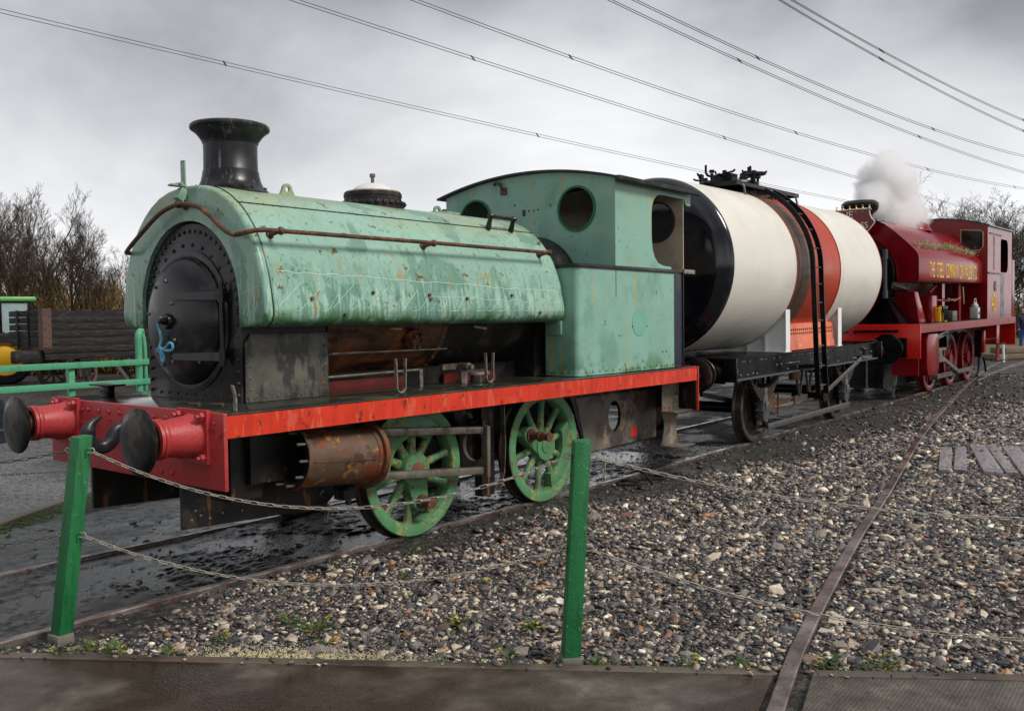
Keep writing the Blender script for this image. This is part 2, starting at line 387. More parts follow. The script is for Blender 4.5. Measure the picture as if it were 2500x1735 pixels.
mat('twig', s(66, 54, 42), .85, var=.3, vscale=1.2, layers=(dict(col=s(150, 118, 60), s=.5, d=5, lo=.30, hi=.56, amt=.85, z=(5., 1.5)),))
mat('twig_dark', s(66, 56, 48), .85, var=.3, vscale=1.2)
mat('bramble', s(122, 98, 62), .9, var=.35, vscale=1.5, layers=(dict(col=s(150, 122, 60), s=.7, d=5, lo=.48, hi=.62, amt=.8), dict(col=s(84, 62, 42), s=1.1, d=5, lo=.54, hi=.64, amt=.8)))
mat('bramble_r', s(92, 78, 54), .9, var=.35, vscale=1.0, layers=(dict(col=s(84, 92, 46), s=.5, d=5, lo=.54, hi=.62, amt=.7),))
mat('leaf', s(66, 90, 32), .5, var=.3, vscale=12, layers=(dict(col=s(196, 178, 56), s=9, d=4, lo=.56, hi=.64, amt=.9), dict(col=s(96, 76, 40), s=14, d=4, lo=.64, hi=.7, amt=.8)))
mat('moss', s(66, 88, 30), .8, var=.35, vscale=20)
mat('stone_mix', (1, 1, 1), .42, var=.28, vscale=70, attr='col', bump=.3, bscale=160, rvar=.15, spec=.5, bdist=.003)
mat('wire', s(92, 92, 96), .5, var=.05, metal=.3)
mat('denim', s(46, 72, 140), .8, var=.1); mat('jacket', s(30, 36, 66), .7, var=.1); mat('skin', s(214, 170, 144), .5, var=.05); mat('hair', s(214, 190, 140), .6, var=.1)
mat('timber_pale', s(112, 94, 78), .7, var=.2, vscale=4, bump=.2)
mat('white_post', s(220, 224, 224), .5, var=.05)
mat('sand', s(216, 202, 166), .8, var=.15, vscale=60)
mat('red_dull', s(104, 30, 26), .5, var=.4, vscale=6)
mat('strap_black', s(62, 62, 66), .32, var=.2)
mat('hazard_red', s(206, 52, 40), .5, var=.1)
# ------------------------------------------------------------------ ground, rails, concrete
def ground_material(name, kind):
    m = bpy.data.materials.new(name); m.use_nodes = True; MATS[name] = m
    nt = m.node_tree; N = nt.nodes.new; L = nt.links.new; b = nt.nodes['Principled BSDF']
    tc = N('ShaderNodeTexCoord'); P = tc.outputs['Object']
    def noise(sc, d=6, r=.6, mp=None, dist=0):
        n = N('ShaderNodeTexNoise'); n.inputs['Scale'].default_value = sc; n.inputs['Detail'].default_value = d; n.inputs['Roughness'].default_value = r
        n.inputs['Distortion'].default_value = dist
        v = P
        if mp:
            k = N('ShaderNodeMapping'); k.inputs['Scale'].default_value = mp[:3]
            if len(mp) > 3: k.inputs['Rotation'].default_value = mp[3]
            L(P, k.inputs[0]); v = k.outputs[0]
        L(v, n.inputs['Vector'])
        gn = N('ShaderNodeMapRange'); gn.inputs[1].default_value = .2; gn.inputs[2].default_value = .8; L(n.outputs['Fac'], gn.inputs[0]); return gn.outputs[0]
    def ramp(x, *st):
        r = N('ShaderNodeValToRGB'); e = r.color_ramp.elements
        while len(e) > 1: e.remove(e[-1])
        e[0].position = st[0][0]; e[0].color = tuple(st[0][1])+(1,)
        for p_, c in st[1:]:
            q = e.new(p_); q.color = tuple(c)+(1,)
        L(x, r.inputs[0]); return r.outputs[0]
    def rng(x, a, b_, c, d):
        r = N('ShaderNodeMapRange'); r.inputs[1].default_value = a; r.inputs[2].default_value = b_
        r.inputs[3].default_value = c; r.inputs[4].default_value = d; L(x, r.inputs[0]); return r.outputs[0]
    def mix(f, a, c, bt='MIX'):
        x = N('ShaderNodeMixRGB'); x.blend_type = bt
        for i, v in enumerate((f, a, c)):
            if isinstance(v, (int, float)): x.inputs[i].default_value = v
            elif isinstance(v, tuple): x.inputs[i].default_value = v+(1,)
            else: L(v, x.inputs[i])
        return x.outputs[0]
    def bump(h, st, dist, prev=None):
        x = N('ShaderNodeBump'); x.inputs['Strength'].default_value = st; x.inputs['Distance'].default_value = dist; L(h, x.inputs['Height'])
        if prev: L(prev, x.inputs['Normal'])
        return x.outputs[0]
    if kind == 'dirt':
        c = ramp(noise(16, 4, .55), (.3, s(20, 18, 17)), (.5, s(46, 42, 39)), (.72, s(88, 80, 72)))
        c = mix(rng(noise(.8), .55, .7, 0, .6), c, s(60, 56, 38))
        L(c, b.inputs[0]); L(rng(noise(1.2, 5), .4, .6, .35, .85), b.inputs['Roughness'])
        L(bump(noise(50, 3, .55), 1., .02, bump(noise(12, 3), 1., .05)), b.inputs['Normal'])
    elif kind == 'tarmac':
        c = ramp(noise(28, 3, .5), (.3, s(44, 44, 46)), (.7, s(118, 117, 118)))
        c = mix(rng(noise(.6, 6), .45, .62, 0, .55), c, s(38, 37, 38)); b.inputs['IOR'].default_value = 1.8
        L(c, b.inputs[0]); L(rng(noise(.7, 6, .6, None, .4), .42, .6, .5, .16), b.inputs['Roughness'])
        L(bump(noise(45, 2, .5), 1., .016, bump(noise(9, 3), .5, .04)), b.inputs['Normal'])
    elif kind == 'wet':
        c = ramp(noise(9, 4, .55), (.3, s(8, 8, 7)), (.5, s(20, 19, 18)), (.74, s(56, 52, 48)))
        pud = noise(1.1, 6, .6, None, .5)
        at_ = N('ShaderNodeAttribute'); at_.attribute_name = 'wet'; wv = at_.outputs['Fac']
        c = mix(wv, c, s(10, 9, 9))
        L(c, b.inputs[0]); L(rng(wv, 0, 1, .34, .04), b.inputs['Roughness'])
        b.inputs['IOR'].default_value = 1.6
        rip = noise(26, 5, .65, (1, .55, 1, (0, 0, .5)))
        cl = noise(11, 8, .75)
        st = N('ShaderNodeMath'); st.operation = 'MULTIPLY'; L(cl, st.inputs[0]); L(rng(pud, .40, .58, 1., .10), st.inputs[1])
        L(bump(noise(70, 3, .5), .35, .006), b.inputs['Normal'])
    elif kind in ('concrete', 'concrete_dry'):
        rot = .05 if kind == 'concrete' else -.14
        wt = N('ShaderNodeTexWave'); wt.wave_type = 'BANDS'; wt.bands_direction = 'Y'; wt.inputs['Scale'].default_value = 17; wt.inputs['Distortion'].default_value = 2.2; wt.inputs['Detail'].default_value = 3; wt.inputs['Detail Scale'].default_value = .6; wt.inputs['Detail Roughness'].default_value = .6
        km = N('ShaderNodeMapping'); km.inputs['Rotation'].default_value = (0, 0, rot); km.inputs['Scale'].default_value = (.25, 1, 1); L(P, km.inputs[0]); L(km.outputs[0], wt.inputs['Vector']); groove = wt.outputs['Fac']
        c = ramp(noise(6, 5, .55), (.25, s(70, 64, 57)), (.55, s(96, 88, 79)), (.8, s(116, 108, 98)))
        wet = rng(noise(1.3, 4, .5, None, .4), .25, .60, 0, 1)
        if kind == 'concrete':
            c = mix(wet, c, s(52, 41, 32))
        c = mix(rng(groove, .55, .95, 0, .20 if kind == 'concrete' else .36), c, s(30, 26, 23))
        c = mix(rng(noise(25, 6), .66, .72, 0, .7), c, s(60, 56, 50))
        L(c, b.inputs[0])
        L(rng(wet, 0, 1, .6, .16 if kind == 'concrete' else .4), b.inputs['Roughness'])
        L(bump(groove, .22, -.003, bump(noise(60, 3), .5, .006)), b.inputs['Normal'])
    elif kind == 'rail':
        c = ramp(noise(5, 8, .65, (.5, .5, 1)), (.35, s(84, 72, 68)), (.55, s(124, 114, 110)), (.72, s(150, 140, 136)))
        c = mix(rng(noise(30, 6), .6, .7, 0, .6), c, s(112, 66, 44))
        L(c, b.inputs[0]); b.inputs['Metallic'].default_value = .55
        L(rng(noise(7, 6), .4, .65, .18, .42), b.inputs['Roughness'])
        L(bump(noise(60, 5), .12, .004), b.inputs['Normal'])
    elif kind == 'turf':
        c = ramp(noise(3, 9, .7), (.3, s(70, 62, 44)), (.5, s(104, 92, 58)), (.7, s(92, 104, 52)))
        L(c, b.inputs[0]); b.inputs['Roughness'].default_value = .9
        L(bump(noise(25, 8, .7), .9, .05), b.inputs['Normal'])
mat('concrete_lip', s(92, 82, 72), .4, var=.15, vscale=3, bump=.3, bscale=80, layers=(dict(col=s(52, 42, 34), s=1.3, d=8, lo=.45, hi=.6, amt=.8, rough=.2), dict(col=s(40, 34, 30), s=20, d=6, lo=.68, hi=.74, amt=.7)))
for a_, b_ in (('dirt', 'dirt'), ('tarmac', 'tarmac'), ('wet_ground', 'wet'), ('concrete', 'concrete'), ('concrete_dry', 'concrete_dry'), ('rail_steel', 'rail'), ('turf', 'turf')):
    ground_material(a_, b_)

GZ = -.032
def sheet(name, mname, x0, x1, y0, y1, dz, nx=40, ny=4, fy=None):
    g = G(); vs_ = []; fs = []
    for i in range(nx+1):
        x = x0+(x1-x0)*i/nx
        for j in range(ny+1):
            a, b = (y0, y1) if fy is None else fy(x)
            vs_.append((x, a+(b-a)*j/ny, GZ+dz+zg(x)))
    for i in range(nx):
        for j in range(ny):
            k = i*(ny+1)+j; fs.append((k, k+ny+1, k+ny+2, k+1))
    g.add(vs_, fs); o = g.build(name, mname, fix=False)
    for p in o.data.polygons: p.use_smooth = True
    return struct(o)
def big_ground():
    xs = [-900, -300, -60, -20, -8]+list(np.arange(-6, 32, 2.))+[40, 60, 100, 300, 900]
    ys = [-900, -300, -60, -20, -8, 0, 8, 20, 40, 60, 100, 300, 900]
    g = G(); n = len(ys)
    g.add([(x, y, GZ+zg(x)) for x in xs for y in ys], [(i*n+j, (i+1)*n+j, (i+1)*n+j+1, i*n+j+1) for i in range(len(xs)-1) for j in range(n-1)])
    return struct(g.build('ground', 'dirt', fix=False))
big_ground()
# wet trackbed under the train, tarmac yard on the far side
def vnoise(x, y, cell, rg):
    gx = x/cell; gy = y/cell; ix = np.floor(gx).astype(int); iy = np.floor(gy).astype(int); fx = gx-ix; fy = gy-iy
    fx = fx*fx*(3-2*fx); fy = fy*fy*(3-2*fy); T = rg.uniform(-1, 1, (512, 512))
    f = lambda a, b: T[a % 512, b % 512]
    return (f(ix, iy)*(1-fx)+f(ix+1, iy)*fx)*(1-fy)+(f(ix, iy+1)*(1-fx)+f(ix+1, iy+1)*fx)*fy
def wet_bed(name, x0, x1, y0, y1, step, base, amp, level, seed):
    '''uneven oily dirt with standing water: low spots are filled flat to one level'''
    rg = np.random.default_rng(seed); nx = int((x1-x0)/step); ny = int((y1-y0)/step)
    X, Y = np.meshgrid(np.linspace(x0, x1, nx+1), np.linspace(y0, y1, ny+1), indexing='ij')
    h = .55*vnoise(X, Y, .62, rg)+.40*vnoise(X, Y, .24, rg)+.30*vnoise(X, Y*1.4, .10, rg)+.24*vnoise(X, Y*1.5, .05, rg)+.20*vnoise(X, Y*1.3, .026, rg)
    h = h*amp; lv = np.quantile(h, level)
    rip = .0007*vnoise(X, Y*2, .035, rg)
    wet = np.clip((lv+.0012-h)/.0024, 0, 1); Z = np.where(h < lv, lv+rip, h)-lv
    Z = np.minimum(Z, .020)
    V = np.stack([X, Y, Z+base+.0112*np.clip(X-6, 0, 24)], -1).reshape(-1, 3)
    idx = np.arange((nx+1)*(ny+1)).reshape(nx+1, ny+1)
    F = np.stack([idx[:-1, :-1], idx[1:, :-1], idx[1:, 1:], idx[:-1, 1:]], -1).reshape(-1, 4)
    me = bpy.data.meshes.new(name); me.vertices.add(len(V)); me.vertices.foreach_set('co', V.reshape(-1)); me.loops.add(F.size); me.loops.foreach_set('vertex_index', F.reshape(-1).astype(np.int32))
    me.polygons.add(len(F)); me.polygons.foreach_set('loop_start', np.arange(0, F.size, 4, dtype=np.int32)); me.update(calc_edges=True)
    me.polygons.foreach_set('use_smooth', np.ones(len(F), bool))
    at_ = me.attributes.new('wet', 'FLOAT', 'POINT'); at_.data.foreach_set('value', wet.reshape(-1).astype(np.float32))
    me.materials.append(MATS['wet_ground']); return struct(link(bpy.data.objects.new(name, me)))
wet_bed('trackbed', -4.2, 7.2, -.715, .715, .016, -.028, .034, .46, 3)
wet_bed('trackbed_far', -4.2, 7.2, .79, 2.35, .02, -.026, .024, .42, 5)
def yard():
    # far side of the kerb line (0.10,2.48)->(0.98,3.09)
    g = G(); d = Vector((.877, .618)).normalized(); n = Vector((-d.y, d.x))
    a = Vector((.102, 2.55))
    def P(t, w): q = a+d*t+n*w; return (q.x, q.y, GZ+.012+zg(q.x)*0)
    g.add([P(-12, .12), P(12, .12), P(12, 9), P(-12, 9)], [(0, 1, 2, 3)])
    struct(g.build('yard_tarmac', 'tarmac', fix=False))
    g = G(); g.bar(P(-12, .02)[:2]+(GZ+.01,), P(12, .02)[:2]+(GZ+.01,), .12, .05)
    o = g.build('kerb', 'concrete_foot', bevel=.008); struct(o)
    g = G(); r = random.Random(4)
    for k in range(900):
        t = r.uniform(-3, 5); w = -.07-abs(r.gauss(0, .12)); c = a+d*t+n*w; q = r.uniform(.008, .024)
        g.add([(c.x-q, c.y-q*.6, GZ+.008), (c.x+q, c.y-q*.5, GZ+.008), (c.x+q*.7, c.y+q*.6, GZ+.008), (c.x-q*.8, c.y+q*.6, GZ+.008), (c.x, c.y, GZ+.012+q*.35)], [(0, 1, 4), (1, 2, 4), (2, 3, 4), (3, 0, 4)])
    stuff(g.build('moss_strip', 'moss', fix=False)); bpy.data.objects['moss_strip']['label'] = 'thin green moss along the pale kerb'
yard()

def rail(name, pts, top_w=.068, h=.13, onz=None):
    """swept bullhead rail, pts = plan points, top at z = rail level"""
    prof = [(-.034, -.006), (-.028, 0), (.028, 0), (.034, -.006), (.034, -.040), (.012, -.052), (.012, -.11), (.05, -.125), (-.05, -.125), (-.012, -.11), (-.012, -.052), (-.034, -.040)]
    prof = [(a*top_w/.068, b) for a, b in prof]
    g = G(); secs = []
    P = [Vector((x, y, 0)) for x, y in pts]
    for i, p in enumerate(P):
        t = (P[min(i+1, len(P)-1)]-P[max(i-1, 0)]).normalized(); n = Vector((-t.y, t.x, 0))
        secs.append([(p.x+n.x*a, p.y+n.y*a, b+zg(p.x)) for a, b in prof])
    g.loft(secs); m = len(prof)
    g.f += [tuple(range(m)), tuple(reversed(range((len(secs)-1)*m, len(secs)*m)))]
    return struct(g.build(name, 'rail_steel', ang=.5))
xs_ = list(np.arange(-5, 31, 1.))+[40, 60, 90]
rail('near_rail', [(x, -.752) for x in xs_], .06)
rail('far_rail', [(x, .752) for x in xs_], .06)
third = [(.0, -4.74), (.56, -4.589), (1.45, -4.35), (2.77, -4.056), (4.31, -3.735), (6.26, -3.365), (9.65, -2.70), (12.3, -2.23), (15.0, -1.80), (19.5, -1.10), (25.5, -.30), (30, .1), (40, .8), (60, 1.9)]
tp = [(v.x, v.y) for v in smooth_path([(-1.4, -5.14, 0)]+[(a, b, 0) for a, b in third], 3)]
rail('turnout_rail', tp, .08)
rail('branch_rail', [(v.x, v.y) for v in smooth_path([(20.9, -1.02, 0), (25.5, -.68, 0), (31, -.52, 0), (40, -.4, 0), (60, -.2, 0)], 4)])
def third_y(x):
    for (a, b), (c, d) in zip(tp, tp[1:]):
        if a <= x <= c: return b+(d-b)*(x-a)/(c-a)
    return tp[-1][1]

# concrete crossing in the foreground: line through (-1.27,-.93) .. (1.71,-5.39)
E0 = Vector((-1.27, -.93)); ED = (Vector((1.706, -5.39))-E0).normalized(); EN = Vector((ED.y, -ED.x))   # EN points to the camera side
if EN.dot(Vector((CAM.x, CAM.y))-E0) < 0: EN = -EN
def edge_side(x, y): return (Vector((x, y))-E0).dot(EN)      # >0 : on the concrete
def slabs():
    # intersection of the kerb edge with the turnout rail
    best = min(((abs(edge_side(a, b)), a, b) for a, b in ((x, third_y(x)) for x in np.arange(-1.2, 3, .01))))
    Rp = Vector((best[1], best[2])); RD = Vector((.966, .258))
    RN = Vector((-RD.y, RD.x))
    def poly(pts, mname, name, t=.05, top=-.002):
        g = G(); n = len(pts)
        g.add([(p.x, p.y, top-.2) for p in pts]+[(p.x, p.y, top) for p in pts], [tuple(reversed(range(n))), tuple(range(n, 2*n))]+[(i, (i+1) % n, n+(i+1) % n, n+i) for i in range(n)])
        return struct(g.build(name, mname, bevel=.006, seg=2))
    c = E0-ED*6
    k = (Rp+RN*.062-E0)
    pl = Rp+RN*.062; pl = pl-RD*((edge_side(pl.x, pl.y))/EN.dot(RD))*1.0
    pr = Rp-RN*.115; pr = pr-RD*((edge_side(pr.x, pr.y))/EN.dot(RD))*1.0
    poly([c, pl, pl-RD*4.2, c+EN*4.2], 'concrete', 'concrete_slab')
    e = E0+ED*12
    poly([pr, e, e+EN*4, pr-RD*4.2], 'concrete_dry', 'concrete_slab_right')
    # smooth trowelled margin along the slab edges, a shallow raised lip
    def lip(a, b, w, name):
        d = (b-a).normalized(); n = EN
        g = G(); q = [a+n*.004, b+n*.004, b+n*w, a+n*w]; m_ = len(q)
        g.add([(p.x, p.y, -.004) for p in q]+[(p.x, p.y, .0015) for p in q], [(3, 2, 1, 0), (4, 5, 6, 7)]+[(i, (i+1) % 4, 4+(i+1) % 4, 4+i) for i in range(4)])
        struct(g.build(name, 'concrete_lip', bevel=.0012))
    lip(c, pl-ED*.01, .085, 'slab_margin'); lip(pr+ED*.01, e, .085, 'slab_margin_right')
slabs()

# ---- ballast: 300 largest stones as pieces, the rest one mass
ICO = None
def ico():
    bm = bmesh.new(); bmesh.ops.create_icosphere(bm, subdivisions=1, radius=1)
    v = np.array([x.co[:] for x in bm.verts]); f = np.array([[w.index for w in q.verts] for q in bm.faces]); bm.free(); return v, f
IV, IF = ico()
PAL = np.array([s(52, 52, 56), s(66, 66, 70), s(84, 80, 80), s(104, 98, 94), s(128, 120, 112), s(150, 140, 128), s(176, 164, 146), s(198, 188, 170), s(128, 94, 80), s(146, 110, 78), s(96, 78, 68), s(214, 208, 194)])
PW = np.array([.19, .17, .15, .13, .10, .08, .06, .04, .02, .015, .03, .012]); PW /= PW.sum()
rng_ = np.random.default_rng(11)
fw2 = np.array([math.cos(.681), math.sin(.681)]); rt2 = np.array([math.sin(.681), -math.cos(.681)])
def ballast():
    pts = []
    N = 900000
    x = rng_.uniform(-1.5, 24, N); y = rng_.uniform(-9.5, -.72, N)
    dx = x-CAM.x; dy = y-CAM.y; dep = dx*fw2[0]+dy*fw2[1]; lat = dx*rt2[0]+dy*rt2[1]
    ok = (dep > 2.) & (np.abs(lat) < dep*.60+.2)
    es = (x-E0.x)*EN.x+(y-E0.y)*EN.y
    ok &= (es < -.012) | ((es < .10) & (rng_.uniform(0, 1, N) < .035))
    ty = np.interp(x, [p[0] for p in tp], [p[1] for p in tp])
    ok &= np.abs(y-ty) > .055
    ok &= ~((np.abs(y+.752) < .05))
    # thinning with distance: keep fewer, larger stones farther off
    size = .0116*(1+np.clip(dep-5, 0, 20)*.072)
    # patchy sooty strip next to the train, fading out into clean chippings
    border = np.interp(x, [-1.5, .5, 2, 4, 7, 10, 14, 24], [-.74, -.78, -.90, -1.15, -1.45, -1.60, -2.0, -3.4])
    wob = .18*np.sin(x*2.1)+.12*np.sin(x*5.3+1)+.10*np.sin(y*7+x*3)
    clean = np.clip((border+wob-y)/.5, 0, 1)
    far = np.clip((x-13)/3, 0, 1)*(y > ty-1.2)
    clean *= 1-.75*far
    dens = (1900+700*np.sin(x*1.3+y*2.1)*np.sin(y*1.7-x*.6))*(.0116/size)**2*1.1*(.06+.94*clean)
    area = 25.5*8.78
    keep = rng_.uniform(0, 1, N) < dens*area/N
    ok &= keep
    x, y, size, clean, dep = x[ok], y[ok], size[ok], clean[ok], dep[ok]
    n = len(x)
    sz = size*np.exp(rng_.normal(0, .42, n)); sz = np.clip(sz, .005, .05)
    ci = rng_.choice(len(PAL), n, p=PW)
    cols = np.minimum(PAL[ci]*np.array([[1.16, 1.12, 1.06]])*rng_.uniform(.7, 1.3, (n, 1)), .8)*(.50+.50*clean[:, None])
    # scattered loose stones between and beside the rails
    m = 4200
    x2 = rng_.uniform(-2.5, 9, m); y2 = rng_.uniform(-.66, 2.2, m)
    x = np.r_[x, x2]; y = np.r_[y, y2]; sz = np.r_[sz, np.exp(rng_.normal(math.log(.0065), .6, m))]; sz = np.clip(sz, .004, .06)
    cols = np.r_[cols, rng_.uniform(.02, .07, (m, 1))*np.array([[1, .95, .9]])]; n = len(x)
    dep = np.r_[dep, np.full(m, 99.)]
    # individual pieces: the ones that show largest
    big = np.argsort(-(sz/np.maximum(dep, 1)))[:300]
    mask = np.ones(n, bool); mask[big] = False
    q = rng_.normal(size=(n, 4)); q /= np.linalg.norm(q, axis=1, keepdims=True)
    w, a, b, c = q.T
    # mostly lying flat: blend tumble
    Rm = np.stack([np.stack([1-2*(b*b+c*c), 2*(a*b-c*w), 2*(a*c+b*w)], -1), np.stack([2*(a*b+c*w), 1-2*(a*a+c*c), 2*(b*c-a*w)], -1), np.stack([2*(a*c-b*w), 2*(b*c+a*w), 1-2*(a*a+b*b)], -1)], 1)
    sc = np.stack([rng_.uniform(1.0, 1.5, n), rng_.uniform(.7, 1.05, n), rng_.uniform(.35, .75, n)], -1)
    tilt = rng_.uniform(0, 2*PI, n)
    zz = GZ+np.where(((x-E0.x)*EN.x+(y-E0.y)*EN.y) > 0, .036, 0)+np.array([zg(t) for t in x])+sz*rng_.uniform(-.05, .45, n)
    def verts(idx):
        k = len(idx)
        V = IV[None]*(1+rng_.normal(0, .24, (k, 12, 1)))+rng_.normal(0, .10, (k, 12, 3))
        V = np.einsum('nij,nvj->nvi', Rm[idx], V)          # facets at random
        V = V*sc[idx][:, None, :]*sz[idx][:, None, None]
        t = tilt[idx]; ct, st_ = np.cos(t)[:, None], np.sin(t)[:, None]
        tl = rng_.normal(0, .35, k)[:, None]
        X = V[..., 0]*ct-V[..., 1]*st_; Y = V[..., 0]*st_+V[..., 1]*ct; Z = V[..., 2]+X*tl
        return np.stack([X, Y, Z], -1)
    idx = np.where(mask)[0]; V = verts(idx)
    V[..., 0] += x[idx][:, None]; V[..., 1] += y[idx][:, None]; V[..., 2] += zz[idx][:, None]
    k = len(idx); F = (IF[None]+(np.arange(k)*12)[:, None, None]).reshape(-1)
    me = bpy.data.meshes.new('gravel'); me.vertices.add(k*12); me.vertices.foreach_set('co', V.reshape(-1))
    me.loops.add(len(F)); me.loops.foreach_set('vertex_index', F.astype(np.int32))
    me.polygons.add(len(F)//3); me.polygons.foreach_set('loop_start', np.arange(0, len(F), 3, dtype=np.int32))
    me.update(calc_edges=True)
    at = me.attributes.new('col', 'FLOAT_COLOR', 'POINT')
    cc = np.concatenate([np.repeat(cols[idx], 12, 0), np.ones((k*12, 1))], 1); at.data.foreach_set('color', cc.reshape(-1).astype(np.float32))
    me.materials.append(MATS['stone_mix'])
    o = bpy.data.objects.new('gravel', me); link(o); stuff(o); o['label'] = 'loose wet grey and cream crushed stone between the rails and concrete'
    # pieces
    bed = bpy.data.objects['ground']
    for j, i in enumerate(big):
        Vv = verts(np.array([i]))[0]
        me = bpy.data.meshes.new('stone'); me.from_pydata([tuple(v) for v in Vv], [], [tuple(f) for f in IF])
        at = me.attributes.new('col', 'FLOAT_COLOR', 'POINT'); at.data.foreach_set('color', np.repeat(np.r_[np.minimum(cols[i]*1.15, .8), 1][None], 12, 0).reshape(-1).astype(np.float32))
        me.materials.append(MATS['stone_mix'])
        so_ = bpy.data.objects.new('stone', me); link(so_, bed); so_.location = (x[i], y[i], zz[i])
    print('stones', n)
ballast()

# ------------------------------------------------------------------ grey planks lying in the ballast on the right
def planks():
    data = [((7.66, -3.56), (9.52, -3.12), .13), ((7.745, -3.70), (9.65, -3.27), .13),
            ((7.80, -4.03), (10.03, -3.38), .19), ((7.87, -4.20), (10.02, -3.55), .12), ((7.72, -4.44), (10.1, -3.76), .20), ((7.65, -4.70), (10.1, -3.98), .2)]
    lab = ['narrow weathered grey plank in the gravel, the one closest to the diagonal rail', 'weathered grey plank in the gravel, second out from the diagonal rail', 'wide grey plank in the gravel at the left edge of the right-hand group',
           'thin grey plank between two wide ones in the gravel', 'wide holed grey plank in the gravel near the right edge', 'outermost grey plank in the gravel at the right edge']
    for (a, b, w), l in zip(data, lab):
        L_ = (Vector(b)-Vector(a)); n = L_.length; ang = math.atan2(L_.y, L_.x)
        g = G(); g.box(0, n, -w/2, w/2, -.03, .03)
        for i, v in enumerate(g.v): g.v[i] = (v[0]+rnd.uniform(-.02, .02), v[1]+rnd.uniform(-.006, .006), v[2])
        o = g.build('plank', 'grey_plank', bevel=.006); o.location = (a[0], a[1], GZ+zg(8)+.022); o.rotation_euler = (0, 0, ang)
        tag(o, l, 'plank', 'weathered planks lying in the ballast')
planks()
